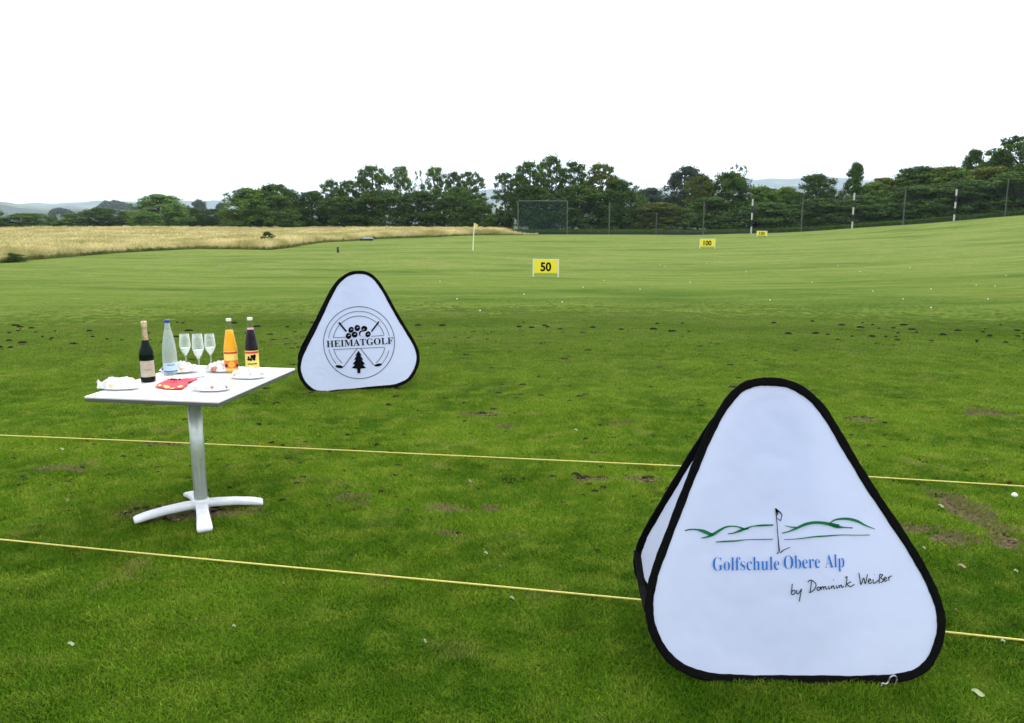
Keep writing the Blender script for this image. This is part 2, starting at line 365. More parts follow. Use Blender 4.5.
# ------------------------------------------------------------------ scattering through geometry nodes
def scatter(name, pts, rot, scl, protos, idx, m, label, nrm=None):
    me = bpy.data.meshes.new(name); me.vertices.add(len(pts)); me.vertices.foreach_set('co', np.asarray(pts, np.float32).ravel())
    for nm, dt, arr in (('rotz', 'FLOAT', rot), ('scl', 'FLOAT', scl), ('idx', 'INT', idx)):
        a = me.attributes.new(nm, dt, 'POINT'); a.data.foreach_set('value', np.asarray(arr, np.float32 if dt == 'FLOAT' else np.int32))
    me.materials.append(m)
    o = bpy.data.objects.new(name, me); COL.objects.link(o)
    ng = bpy.data.node_groups.new(name, 'GeometryNodeTree'); ng.interface.new_socket('Geometry', in_out='INPUT', socket_type='NodeSocketGeometry'); ng.interface.new_socket('Geometry', in_out='OUTPUT', socket_type='NodeSocketGeometry')
    N = ng.nodes; L = ng.links; gi = N.new('NodeGroupInput'); go = N.new('NodeGroupOutput'); ip = N.new('GeometryNodeInstanceOnPoints')
    j = N.new('GeometryNodeGeometryToInstance')
    for p in reversed(protos):
        oi = N.new('GeometryNodeObjectInfo'); oi.inputs['Object'].default_value = p; L.new(oi.outputs['Geometry'], j.inputs[0])
    def attr(nm, dt):
        a = N.new('GeometryNodeInputNamedAttribute'); a.data_type = dt; a.inputs['Name'].default_value = nm; return [s for s in a.outputs if s.enabled][0]
    cx = N.new('ShaderNodeCombineXYZ'); L.new(attr('rotz', 'FLOAT'), cx.inputs[2])
    L.new(gi.outputs[0], ip.inputs['Points']); L.new(j.outputs[0], ip.inputs['Instance']); ip.inputs['Pick Instance'].default_value = True
    L.new(attr('idx', 'INT'), ip.inputs['Instance Index']); L.new(cx.outputs[0], ip.inputs['Rotation']); L.new(attr('scl', 'FLOAT'), ip.inputs['Scale'])
    L.new(ip.outputs[0], go.inputs[0]); md = o.modifiers.new('scatter', 'NODES'); md.node_group = ng
    return setp(o, label, None, None, 'stuff')
def proto_obj(name, mb, mats):
    me = bpy.data.meshes.new(name); me.from_pydata(mb.v, [], mb.f); me.update()
    for m in mats: me.materials.append(m)
    me.polygons.foreach_set('material_index', mb.m)
    return bpy.data.objects.new(name, me)      # not linked to the scene: only a source shape

rng = np.random.default_rng(7); random.seed(7)
def blade(mb, x, y, h, w, lean, az, mi=0, z0=-.004):
    dx, dy = math.cos(az), math.sin(az); px, py = -dy*w/2, dx*w/2
    mx_, my_ = x+dx*lean*.35*h, y+dy*lean*.35*h; tx, ty = x+dx*lean*h, y+dy*lean*h
    mb.add([(x-px, y-py, z0), (x+px, y+py, z0), (mx_+px*.8, my_+py*.8, h*.6), (mx_-px*.8, my_-py*.8, h*.6), (tx, ty, h)], [(0, 1, 2, 3), (3, 2, 4)], mi)
turf_p = []
for k in range(6):
    mb = MB()
    for i in range(85):
        a = random.random()*2*PI; r = .062*math.sqrt(random.random())
        blade(mb, r*math.cos(a), r*math.sin(a), random.uniform(.006, .0165)*(1.35 if random.random() < .05 else 1), random.uniform(.0016, .0030), random.uniform(.3, 1.5), random.random()*2*PI)
    turf_p.append(proto_obj('turf_tuft', mb, [m_blade]))
def bare_dist(x, y):
    d = np.full(x.shape, 9.0)
    for cx, cy, rx, ry in SPOTS: d = np.minimum(d, np.hypot((x-cx)/rx, (y-cy)/ry))
    return d
pts = []
n = 100000; rr = np.sqrt(rng.uniform(1.3**2, 23.0**2, n*6)); aa = rng.uniform(-.80, .80, n*6)
keep = rng.random(n*6) < np.clip(1.15-rr/16, .09, 1)*np.clip((24-rr)/8, 0, 1); rr = rr[keep]; aa = aa[keep]
x = rr*np.sin(aa); y = rr*np.cos(aa)
lum = np.array([mnoise.noise(Vector((a*1.3, b*1.3, 0))) for a, b in zip(x, y)])
lum2 = np.array([mnoise.noise(Vector((a*6, b*6, 5))) for a, b in zip(x, y)])
bd = bare_dist(x, y)+lum2*.9
lum3 = np.array([mnoise.noise(Vector((a*9, b*4.5, 15))) for a, b in zip(x, y)])
hole = ((lum2 < -.33-.3*np.clip((4.6-rr)/2, 0, 1)) & (lum < .1)) | ((lum3 > .36) & (rr > 4.0) & (lum < .22))
keep = ((bd > 1.0) | (rng.random(len(x)) < .10)) & (~hole | (rng.random(len(x)) < .2)); x, y, rr, aa, lum, lum2 = [q[keep] for q in (x, y, rr, aa, lum, lum2)]
z = height(aa, rr)+bumps(x, y, rr)
scl = (1+.3*lum+.75*lum2+rng.normal(0, .14, len(x)))*(1+rr*.035); scl = np.clip(scl, .45, 2.0)
fade = np.clip((23-rr)/11, .2, 1); scl = scl*fade
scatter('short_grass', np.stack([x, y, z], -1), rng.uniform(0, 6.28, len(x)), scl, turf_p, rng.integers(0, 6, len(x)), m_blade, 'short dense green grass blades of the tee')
NG = len(x)

# ------------------------------------------------------------------ meadow
ED = [(-420, 282), (-120, 270), (0, 263), (50, 258.5), (100, 254.5), (150, 251), (200, 249), (240, 249.3), (270, 250.5), (284, 248), (300, 245.5), (330, 242.3), (370, 239.5), (400, 237.8), (440, 236.8), (500, 235.2), (540, 234.6)]
def ground_hit(x, y):
    d = ray(x, y); rxy = math.hypot(d[0], d[1]); azm = math.atan2(d[0], d[1]); rs = np.linspace(13, 160, 1500)
    zz = CAMH+d[2]/rxy*rs; hh = height(np.full_like(rs, azm), rs); k = np.argmax(zz <= hh)
    if zz[k] > hh[k]: k = len(rs)-1
    return azm, rs[k]
E_az, E_r = zip(*[ground_hit(x, y) for x, y in ED]); E_az = np.array(E_az); E_r = np.array(E_r)
def edge_r(a): return np.interp(a, E_az, E_r)
n = 170000; aa = rng.uniform(-.85, E_az[-1]-.002, n); rr = np.sqrt(rng.uniform(40**2, 158**2, n)); er = edge_r(aa)
keep = rr > er; aa, rr, er = aa[keep], rr[keep], er[keep]
keep = rng.random(len(rr)) < np.clip(1.0-(rr-er)/90, .45, 1); aa, rr, er = aa[keep], rr[keep], er[keep]
# extra tufts along the edge so that it stands as a solid face
m_ = 12000; a2 = rng.uniform(-.85, E_az[-1]-.002, m_); r2 = edge_r(a2)+rng.uniform(0, 1.6, m_)
aa = np.concatenate([aa, a2]); rr = np.concatenate([rr, r2]); er = edge_r(aa)
x = rr*np.sin(aa); y = rr*np.cos(aa); z = height(aa, rr)+bumps(x, y, rr)
patch = np.sin(x*.11+1.3*np.sin(y*.07))*np.sin(y*.09+x*.03)
hs = (.74+.16*patch+rng.normal(0, .13, len(x)))*np.clip(.55+(rr-er)/3.5, .55, 1)*np.clip((E_az[-1]-aa)/.05, .35, 1)
mead_p = []
for k in range(5):
    mb = MB()
    for i in range(34):
        a = random.random()*2*PI; r = .42*math.sqrt(random.random()); lean = random.uniform(.05, .4); az_ = random.gauss(.3, 1.0)
        blade(mb, r*math.cos(a), r*math.sin(a), random.uniform(.3, .66), random.uniform(.016, .034), lean+.2, az_, 1, -.05)
    for i in range(40):
        a = random.random()*2*PI; r = .42*math.sqrt(random.random()); h = random.uniform(.62, 1.0); az_ = random.gauss(.3, .9); le = random.uniform(.05, .35)
        X, Y = r*math.cos(a), r*math.sin(a); blade(mb, X, Y, h, .010, le, az_, 0, .2)
        dx, dy = math.cos(az_), math.sin(az_); X += dx*le*h*.8; Y += dy*le*h*.8
        mb.add([(X-.012, Y, h*.84), (X+.02, Y+.01, h*.92), (X+dx*.04, Y+dy*.04, h*1.06), (X-.022, Y-.01, h*.95)], [(0, 1, 2, 3)], 0)
        mb.add([(X, Y-.016, h*.84), (X, Y+.022, h*.92), (X+dx*.04, Y+dy*.04, h*1.05), (X, Y-.02, h*.95)], [(0, 1, 2, 3)], 0)
    mead_p.append(proto_obj('meadow_tuft', mb, [m_straw, m_mgreen]))
green_p = []
for k in range(3):
    mb = MB()
    for i in range(60):
        a = random.random()*2*PI; r = .42*math.sqrt(random.random())
        blade(mb, r*math.cos(a), r*math.sin(a), random.uniform(.4, .8), random.uniform(.014, .034), random.uniform(.1, .6), random.random()*6.28, 1, -.05)
    green_p.append(proto_obj('meadow_tuft', mb, [m_straw, m_mgreen]))
idx = rng.integers(0, 5, len(x)); gr = (rng.random(len(x)) < np.where(rr-er < 1.2, .45, np.where(rr-er < 6, .24, .14)) + .30*(patch < -.45)); idx = np.where(gr, rng.integers(5, 8, len(x)), idx)
scatter('meadow_grass', np.stack([x, y, z], -1), rng.uniform(-.5, .5, len(x)), hs, mead_p+green_p, idx, m_straw, 'tall straw coloured meadow grass beyond the mown turf')
# low green scrub along the foot of the trees behind the fence
under_p = []
for k in range(2):
    mb = MB()
    for i in range(60):
        a = random.random()*2*PI; r = .5*math.sqrt(random.random())
        blade(mb, r*math.cos(a), r*math.sin(a), random.uniform(.4, 1.1), random.uniform(.03, .08), random.uniform(.1, .6), random.random()*6.28, 0, -.05)
    under_p.append(proto_obj('under_tuft', mb, [m_leaf]))
n = 14000; aa = rng.uniform(-.03, .72, n); rr = rng.uniform(132.5, 140, n); x = rr*np.sin(aa); y = rr*np.cos(aa)
scatter('undergrowth', np.stack([x, y, height(aa, rr)], -1), rng.uniform(0, 6.28, n), rng.uniform(.3, .8, n), under_p, rng.integers(0, 2, n), m_leaf, 'low green undergrowth below the trees behind the fence')

# ------------------------------------------------------------------ trees
def unit(v): return v/np.linalg.norm(v, axis=-1, keepdims=True)
def leaf_quads(c, nrm, size, rg):
    """c (n,3) centres, nrm (n,3) facing, size (n,): quads turned about their normal"""
    a = unit(np.cross(nrm, rg.normal(size=c.shape))); b = np.cross(unit(nrm), a); s = size[:, None]
    v = np.stack([c-a*s, c-b*s*.6, c+a*s, c+b*s*.6], 1); return v.reshape(-1, 3)
def crown_mesh(name, m, seed, style):
    """unit tree: height 1, crown width 1 (scaled later). returns crown mesh"""
    rg = np.random.default_rng(seed)
    P = dict(dense=(190, .115, 120, .08, .41), airy=(170, .075, 62, .12, .40), cone=(150, .09, 95, .05, .42), bush=(150, .12, 130, .03, .45), sparse=(70, .045, 22, .28, .40))[style]
    nb, br, nl, z0, hw = P; C = []; Bs = []
    while len(C) < nb:
        u = rg.uniform(0, 1); z = z0+(1-z0)*u
        prof = dict(dense=min(1, .72+u*1.2)*math.sqrt(max(0, 1-u**3.2)), airy=min(1, .5+u*1.1)*math.sqrt(max(0, 1-u**4)), cone=(1-u)**.7*min(1, .55+u*3), bush=math.sqrt(max(0, 1-u**3)), sparse=math.sin(PI*min(1, .1+u*.8)))[style]
        th = rg.uniform(0, 2*PI); rad = hw*prof*(rg.uniform(.10, 1)**.5)*rg.uniform(.8, 1.12)
        s = br*rg.uniform(.35, 1.25)*(1-.25*u)
        C.append((rad*math.cos(th), rad*math.sin(th), min(z, 1-s*.55))); Bs.append(s)
    vs = []
    for c, s in zip(C, Bs):
        k = int(nl*(s/br)**1.4*1.25); d = unit(rg.normal(size=(k, 3)))
        rad = s*rg.uniform(.25, 1, k)**.45*(1+.35*np.sin(d[:, 0]*6+c[0]*40)*np.sin(d[:, 2]*7+c[1]*30)); p = np.array(c)+d*rad[:, None]*np.array([1, 1, .62])
        p[:, 2] = np.clip(p[:, 2], .01, None)
        nr = unit(d+rg.normal(0, .55, (k, 3))+np.array([0, 0, .4])); vs.append(leaf_quads(p, nr, rg.uniform(.010, .023, k), rg))
    k = 1500 if style != 'sparse' else 300     # loose leaves and twigs between the clumps and beyond their outline
    i = rg.integers(0, len(C), k); p = np.array(C)[i]+rg.normal(0, .034, (k, 3)); p[:, 2] = np.clip(p[:, 2], .02, None)
    vs.append(leaf_quads(p, unit(rg.normal(size=(k, 3))), rg.uniform(.008, .018, k), rg))
    v = np.concatenate(vs); n = len(v)//4; f = np.arange(n*4).reshape(-1, 4)
    me = bpy.data.meshes.new(name); me.from_pydata(v.tolist(), [], f.tolist()); me.update(); me.materials.append(m)
    return me, C
def trunk_mesh(seed, C, style, k=1.0):
    rg = random.Random(seed); mb = MB(); top = .75 if style != 'bush' else .35
    pts = [(rg.uniform(-.01, .01), rg.uniform(-.01, .01), z*top-.01) for z in np.linspace(0, 1, 7)]
    mb.tube(pts, [.030*(1-.8*i/6) for i in range(7)], 8)
    for c in C[::6]:
        z0 = min(c[2]*.7, top*.85); p0 = Vector((0, 0, z0)); p1 = Vector(c); mid = (p0+p1)/2+Vector((0, 0, -.03))
        mb.tube([p0, mid, p1], [.011, .007, .003], 5)
    me = bpy.data.meshes.new('trunk'); me.from_pydata(mb.v, [], mb.f); me.update(); me.materials.append(m_bark); return me
LM = dict(d=m_leaf, m=m_leaf_mid, l=m_leaf_light, o=m_leaf_olive, g=m_leaf_blue)
_cache = {}
def tree_meshes(style, tint, var):
    key = (style, tint, var)
    if key not in _cache:
        me, C = crown_mesh('crown', LM[tint], 100+hash_(style)*7+var, style); _cache[key] = (me, trunk_mesh(var, C, style))
    return _cache[key]
def hash_(s): return sum(ord(c) for c in s)
_vr = random.Random(3)
def tree(name, x0, x1, ytop, r, style, tint, label, cat, group=None, base=None):
    xc = (x0+x1)/2; azm = math.atan2((xc-W/2)/F, math.cos(PITCH)+(-(ytop-HH/2)/F)*math.sin(PITCH))
    gz = float(height(np.array([azm]), np.array([r]))[0]) if r < 600 else float(far_height(np.array([azm]), np.array([r]))[0])-1
    topz = at_r(xc, ytop, r)[2]; h = max(topz-gz, 1.0)*1.02; wdt = (x1-x0)/F*r*(1.12 if style == 'bush' else 1.30 if xc < 860 else 1.48)/ .92
    o = empty(name, (r*math.sin(azm), r*math.cos(azm), gz), label, cat, 0, group)
    cm, tm = tree_meshes(style, tint, _vr.randrange(3))
    rot = _vr.uniform(0, 6.28)
    for nm, me in (('trunk', tm), ('crown', cm)):
        c = bpy.data.objects.new(nm, me); COL.objects.link(c); c.parent = o
        c.scale = (wdt if nm == 'crown' else max(wdt, .0), wdt, h); c.rotation_euler = (0, 0, rot)
    return o
GB = 'trees behind the net fence'; GM = 'trees behind the meadow'; GL = 'low trees far behind the meadow'
TREES = [
 # far left, behind the crest of the meadow
 ('tree', -60, -8, 208, 250, 'dense', 'd', 'dark tree just past the left end of the low tree row', GL),
 ('bush', -12, 12, 218.5, 240, 'bush', 'd', 'smallest dark bush, at the left end of the row behind the meadow', GL),
 ('bush', 6, 48, 213.5, 245, 'bush', 'm', 'wide low rounded bush second from the left behind the meadow', GL),
 ('tree', 47, 58, 215, 520, 'dense', 'g', 'little grey-blue tree seen in the gap between two hedge bushes', None),
 ('bush', 57, 88, 214, 245, 'bush', 'm', 'low mid green bush right of the little grey-blue tree', GL),
 ('bush', 80, 122, 208.5, 248, 'bush', 'd', 'long dark bush left of the bright green tree', GL),
 ('bush', 112, 146, 211, 252, 'bush', 'o', 'olive bush touching the left of the bright green tree', GL),
 ('tree', 136, 180, 195, 225, 'dense', 'l', 'bright green tree standing highest in the low row', GL),
 ('bush', 134, 160, 212, 215, 'bush', 'l', 'pale green bush in front of the bright green tree', GL),
 ('bush', 174, 206, 208.5, 235, 'bush', 'd', 'dark bush right of the bright green tree', GL),
 ('bush', 198, 234, 209.5, 230, 'bush', 'd', 'dark bush touching the broad dense tree on its left', GL),
 # behind the meadow
 ('tree', 224, 266, 189, 160, 'dense', 'm', 'broad dense tree at the left end of the tall tree row', GM),
 ('tree', 250, 299, 185.5, 163, 'dense', 'd', 'broad round-topped tree right of the first dense one', GM),
 ('tree', 255, 297, 196, 157, 'bush', 'd', 'dark bushy tree filling the foot below the round-topped one', GM),
 ('tree', 292, 330, 192, 162, 'dense', 'd', 'low dense tree between the round-topped tree and the thin-topped pair', GM),
 ('tree', 318, 343, 181, 165, 'airy', 'd', 'left thin-topped tree of the small pair', GM),
 ('tree', 335, 360, 181.5, 163, 'airy', 'd', 'right thin-topped tree of the small pair', GM),
 ('tree', 318, 366, 197, 158, 'bush', 'd', 'dark bushy tree below the thin-topped pair', GM),
 ('tree', 354, 390, 167, 162, 'airy', 'm', 'wide airy tree, tallest behind the meadow on the left of the gap', GM),
 ('tree', 388, 412, 167.5, 164, 'airy', 'm', 'slim airy tree just left of the bright gap in the row', GM),
 ('tree', 352, 402, 191, 157, 'bush', 'd', 'dense low tree below the tallest airy tree', GM),
 ('tree', 411, 425, 171, 164, 'sparse', 'd', 'very thin tree standing alone in the gap of the row', GM),
 ('tree', 422, 449, 168.5, 163, 'airy', 'm', 'airy tree right of the very thin one', GM),
 ('tree', 444, 463, 173, 165, 'airy', 'd', 'narrow airy tree left of the last high crown behind the meadow', GM),
 ('tree', 456, 486, 173, 162, 'airy', 'm', 'last high airy crown behind the meadow, above the flagstick', GM),
 ('tree', 396, 444, 192, 156, 'bush', 'd', 'dense low tree below the very thin tree', GM),
 ('tree', 438, 478, 188, 157, 'bush', 'd', 'dense low tree behind the yellow flag', GM),
 ('tree', 462, 494, 200, 154, 'bush', 'd', 'dark sloping tree at the right end of the meadow row', GM),
 # behind the fence
 ('bush', 480, 512, 214, 152, 'bush', 'l', 'light green bush in the gap left of the net', GB),
 ('tree', 491, 519, 174, 150, 'airy', 'd', 'dark leaning airy tree left of the net fence', GB),
 ('tree', 512, 548, 163, 148, 'airy', 'd', 'tall airy tree above the left top corner of the netting', GB),
 ('tree', 536, 568, 157.5, 150, 'airy', 'd', 'highest pointed crown above the netted bay', GB),
 ('tree', 506, 556, 186, 143, 'bush', 'd', 'dense low tree behind the netted bay', GB),
 ('tree', 556, 592, 163.5, 150, 'airy', 'd', 'crown directly right of the highest one, with sky holes', GB),
 ('tree', 582, 622, 165.5, 148, 'airy', 'o', 'yellowish tinged crown above the third fence post', GB),
 ('tree', 552, 612, 186, 143, 'bush', 'd', 'wide dark low tree between second and third fence posts', GB),
 ('tree', 602, 643, 181, 145, 'dense', 'd', 'sloping dark tree right of the yellowish crown', GB),
 ('tree', 634, 670, 189, 205, 'dense', 'g', 'grey-green domed tree farther back in the dip of the row', GB),
 ('bush', 630, 688, 203, 143, 'bush', 'o', 'olive low bush below the grey-green domed tree', GB),
 ('tree', 668, 708, 168, 175, 'dense', 'g', 'tall grey-green domed tree behind the fifth fence post', GB),
 ('tree', 684, 716, 177, 146, 'airy', 'o', 'olive tree covering the right of the tall dome', GB),
 ('tree', 710, 750, 174, 148, 'dense', 'd', 'round dark tree left of the first striped pole', GB),
 ('tree', 727, 754, 166, 150, 'sparse', 'd', 'half bare twiggy treetop above the first striped pole', GB),
 ('bush', 680, 740, 198, 142, 'bush', 'd', 'dark bush behind the 100 board', GB),
 ('tree', 746, 778, 187.5, 148, 'dense', 'm', 'flat-topped tree right of the first striped pole', GB),
 ('tree', 772, 802, 188, 148, 'dense', 'm', 'flat-topped tree left of the sixth plain post', GB),
 ('bush', 738, 800, 203, 141, 'bush', 'd', 'dark bush behind the 150 board', GB),
 ('tree', 800, 836, 175.5, 146, 'dense', 'd', 'round-topped tree right of the sixth plain post', GB),
 ('bush', 796, 850, 199, 140, 'bush', 'd', 'low dark bush under the round-topped tree', GB),
 ('tree', 840, 874, 164, 147, 'cone', 'd', 'pointed tree above the second striped pole', GB),
 ('bush', 838, 886, 196, 140, 'bush', 'd', 'low dark bush at the foot of the pointed tree', GB),
 ('tree', 866, 902, 179, 148, 'dense', 'o', 'brownish green tree right of the pointed tree', GB),
 ('tree', 892, 938, 168, 150, 'dense', 'd', 'wide dark tree between two posts, left of the third striped pole', GB),
 ('bush', 884, 944, 187, 141, 'bush', 'd', 'low bush in front of the wide dark tree', GB),
 ('tree', 930, 970, 168, 149, 'dense', 'o', 'olive green crown above the third striped pole', GB),
 ('tree', 958, 994, 151.5, 155, 'cone', 'd', 'dark conifer-like tree rising right of the third striped pole', GB),
 ('bush', 936, 1000, 181, 141, 'bush', 'd', 'low bush right of the third striped pole', GB),
 ('tree', 984, 1012, 158, 152, 'dense', 'd', 'dark crown left of the tallest tree at the right edge', GB),
 ('tree', 1000, 1048, 137, 152, 'airy', 'd', 'tallest tree, cut by the right edge of the photo', GB),
 ('bush', 990, 1060, 172, 140, 'bush', 'd', 'low bush at the right edge of the photo', GB),
 ('tree', 1046, 1100, 130, 152, 'dense', 'd', 'dark tree just beyond the right edge of the photo', GB),
 ('tree', 940, 975, 172, 146, 'dense', 'm', 'mid green crown filling the row right of the third striped pole', GB),
 ('tree', 905, 950, 173, 147, 'dense', 'm', 'mid green crown between the wide dark tree and the third striped pole', GB),
 ('tree', 865, 895, 184, 146, 'dense', 'm', 'low mid green crown just right of the pointed tree', GB),
 ('tree', 756, 792, 190, 150, 'dense', 'd', 'dark low crown joining the two flat-topped trees', GB),
 ('tree', 972, 1010, 168, 147, 'dense', 'o', 'olive crown below the dark crowns near the right edge', GB),
 # isolated trees on the middle ground of the hills
 ('tree', 187, 207, 201, 620, 'dense', 'g', 'distant hazy round tree left of a smaller hazy one', None),
 ('tree', 214, 227, 204, 640, 'dense', 'g', 'smaller distant hazy tree beside the tall tree row', None)]
for nm, x0, x1, yt, r, st, ti, lb, gp in TREES:
    tree(nm, x0, x1, yt, r, st, ti, lb, 'bush' if nm == 'bush' else 'tree', gp)
# far woods on the nearer slope
def wood(x0, x1, ytop, ybot, r, seed, label):
    rg = np.random.default_rng(seed); V = []
    k = 1500; xx = rg.uniform(x0, x1, k); kx = np.linspace(x0, x1, 9); prof = np.clip(1-np.abs((xx-x0)/(x1-x0)*2-1)**3, .2, 1)*np.interp(xx, kx, rg.uniform(.72, 1, 9))
    azm = np.arctan2((xx-W/2)/F, math.cos(PITCH)); zb = at_r((x0+x1)/2, ybot, r)[2]; zt = at_r((x0+x1)/2, ytop, r)[2]
    rr_ = r+rg.uniform(-25, 25, k); z = zb+(zt-zb)*prof*rg.uniform(0, 1, k)**.6
    c = np.stack([rr_*np.sin(azm), rr_*np.cos(azm), z], -1)
    v = leaf_quads(c, unit(rg.normal(size=c.shape)+[0, -.6, .4]), rg.uniform(1.2, 2.6, k), rg)
    mb = MB(); mb.v = v.tolist(); mb.f = np.arange(len(v)).reshape(-1, 4).tolist(); mb.m = [0]*len(mb.f)
    mb.build('far_wood', m_leaf_blue, kind='stuff', label=label)
wood(64, 88, 208, 214, 1250, 1, 'small dark wood on the pale far slope')
wood(108, 150, 199.5, 210, 1300, 2, 'larger dark wood on top of the far slope')

# ------------------------------------------------------------------ net fence
m_post = nmat('weathered_post', (.06, .075, .06), (.11, .12, .10), 3, .8)
m_net = mat('dark_green_net', (.015, .05, .04), .8)
m_pw = mat('pole_white', (.50, .49, .45), .7); m_pb = mat('pole_black', (.012, .012, .012), .6)
PX = [518, 567, 609, 656, 703, 751, 801, 852, 903, 954, 1005, 1056]
YB = [234.6, 234.6, 234.6, 234.6, 234.8, 233.6, 231.4, 227.6, 223.3, 218.8, 213.9, 209]
YTp = [201, 201, 202, 212, 202, 199, 197, 193, 190, 183, 178, 174]
fb = at_r(PX[0], YB[0], 130)
fence = empty('net_fence', tuple(fb), 'tall ball-catching net fence of grey posts along the end of the driving range', 'fence')
posts = []
for i, (px, yb, yt) in enumerate(zip(PX, YB, YTp)):
    b = at_r(px, yb, 130); t = at_r(px, yt, 130); az_ = math.atan2(b[0], b[1]); b[2] = float(height(np.array([az_]), np.array([130.]))[0])
    posts.append((b, t)); mb = MB(); o = b-fb
    if i in (5, 7, 9):
        H_ = t[2]-b[2]; nseg = 6 if i == 9 else 5
        for s in range(nseg): mb.lathe([(.12, 0), (.12, H_/nseg-.002)], (o[0], o[1], o[2]+s*H_/nseg), 10, s % 2)
        ob = mb.build('striped_pole', [m_pw, m_pb], fence, label='white and black banded pole')
    else:
        w = .065 if i in (3, 10) else .09
        mb.lathe([(w, -.2), (w, t[2]-b[2]-.05), (w*.6, t[2]-b[2])], (o[0], o[1], o[2]), 8); mb.build('post', m_post, fence, label='thin short grey post' if i == 3 else None)
mb = MB(); a, b = posts[0], posts[1]
mb.tube([a[1]-fb, b[1]-fb], .10, 6); mb.build('top_rail', m_post, fence)
def netp(i, den, hfrac=1.0):
    (b0, t0), (b1, t1) = posts[i], posts[i+1]; mb = MB(); L = np.linalg.norm(b1-b0); n = int(L/den); yo = np.array([0, .1, 0])
    for k in range(1, n):
        f = k/n; p = b0+(b1-b0)*f-fb+yo; q = t0+(t1-t0)*f-fb+yo; q = p+(q-p)*hfrac; mb.box(((p+q)/2), (.012, .012, q[2]-p[2]))
    H_ = (t0[2]-b0[2]); n2 = int(H_*hfrac/den)
    for k in range(0, n2+1):
        p = b0-fb+yo; q = b1-fb+yo; dz = k*den; d = q-p
        mb.add([p+[0, 0, dz-.006], q+[0, 0, dz-.006], q+[0, 0, dz+.006], p+[0, 0, dz+.006], p+[0, .012, dz-.006], q+[0, .012, dz-.006], q+[0, .012, dz+.006], p+[0, .012, dz+.006]], [(0, 1, 2, 3), (7, 6, 5, 4), (0, 4, 5, 1), (3, 2, 6, 7)])
    mb.build('net', m_net, fence)
netp(0, .085)
for i in range(1, len(posts)-1): netp(i, .50)
mb = MB()
for i in range(len(posts)-1):   # dark board along the foot of the net
    p, q = posts[i][0]-fb, posts[i+1][0]-fb; hb = .32 if i < 5 else .08
    mb.add([p+[0, .2, -.2], q+[0, .2, -.2], q+[0, .2, hb], p+[0, .2, hb], p+[0, .26, -.2], q+[0, .26, -.2], q+[0, .26, hb], p+[0, .26, hb]], [(0, 1, 2, 3), (7, 6, 5, 4), (3, 2, 6, 7), (0, 3, 7, 4), (1, 5, 6, 2)])
mb.build('foot_board', m_pb, fence, label='dark strip along the foot of the netting')

# ------------------------------------------------------------------ text and ink on a plane
class Plane:
    """a real plane in the place: origin, axis across, axis up; photo points are projected onto it"""
    def __init__(s, O, U, V):
        s.O = np.array(O, float); s.U = unit(np.array(U, float)); V = np.array(V, float); V = V-s.U*np.dot(V, s.U); s.V = unit(V); s.N = np.cross(s.U, s.V)
    def uv(s, x, y):
        d = ray(x, y); c = np.array([0, 0, CAMH]); t = np.dot(s.O-c, s.N)/np.dot(d, s.N); p = c+d*t-s.O
        return np.array([np.dot(p, s.U), np.dot(p, s.V)])
def text_mesh(txt, bold_serif=True, offset=0.0):
    if bold_serif: txt = ''.join(chr(0x1D400+ord(c)-65) if c.isupper() else chr(0x1D41A+ord(c)-97) if c.islower() else c for c in txt)
    c = bpy.data.curves.new('t', 'FONT'); c.body = txt; c.offset = offset; c.resolution_u = 4
    o = bpy.data.objects.new('t', c); COL.objects.link(o); bpy.context.view_layer.update()
    me = bpy.data.meshes.new_from_object(o.evaluated_get(bpy.context.evaluated_depsgraph_get()))
    v = np.array([w.co[:] for w in me.vertices]); f = [tuple(p.vertices) for p in me.polygons]
    bpy.data.objects.remove(o); bpy.data.curves.remove(c); bpy.data.meshes.remove(me); return v[:, :2], f
def put_text(mb, txt, fn, p0, p1, hpx, bold=True, cap=None, offset=0.0):
    """fn(px,py)->3D; baseline p0->p1, cap height hpx"""
    v, f = text_mesh(txt, bold, offset); p0 = np.array(p0, float); p1 = np.array(p1, float)
    x0, x1 = v[:, 0].min(), v[:, 0].max(); ch = cap or v[:, 1].max(); d = (p1-p0); up = np.array([d[1], -d[0]])/np.linalg.norm(d)
    P = [fn(*(p0+d*((a-x0)/(x1-x0))+up*(b/ch*hpx))) for a, b in v]; mb.add(P, f)
def ribbon(mb, pts, w, fn, px=True):
    """pts in photo px, w width in px (scalar or list)"""
    n = len(pts); pts = [np.array(p, float) for p in pts]; w = w if hasattr(w, '__len__') else [w]*n; L = []; Rr_ = []
    for i, p in enumerate(pts):
        t = pts[min(i+1, n-1)]-pts[max(i-1, 0)]; t = t/max(np.linalg.norm(t), 1e-6); q = np.array([-t[1], t[0]])*w[i]/2
        L.append(fn(*(p+q))); Rr_.append(fn(*(p-q)))
    mb.add(L+Rr_, [(i, i+1, n+i+1, n+i) for i in range(n-1)])

def smooth_ribbon(mb, pts, w, fn, n=5):
    k = len(pts); w = w if hasattr(w, '__len__') else [w]*k
    q = catmull([(*p, ww) for p, ww in zip(pts, w)], n, False); ribbon(mb, [a[:2] for a in q], [max(a[2], .12) for a in q], fn)
def disc(mb, c, rx, ry, fn, rot=0, n=20, wob=0):
    P = [fn(c[0]+rx*math.cos(t)*math.cos(rot)-ry*math.sin(t)*math.sin(rot), c[1]+rx*math.cos(t)*math.sin(rot)+ry*math.sin(t)*math.cos(rot)) for t in [2*PI*i/n for i in range(n)]]
    mb.add(P, [tuple(range(n))])

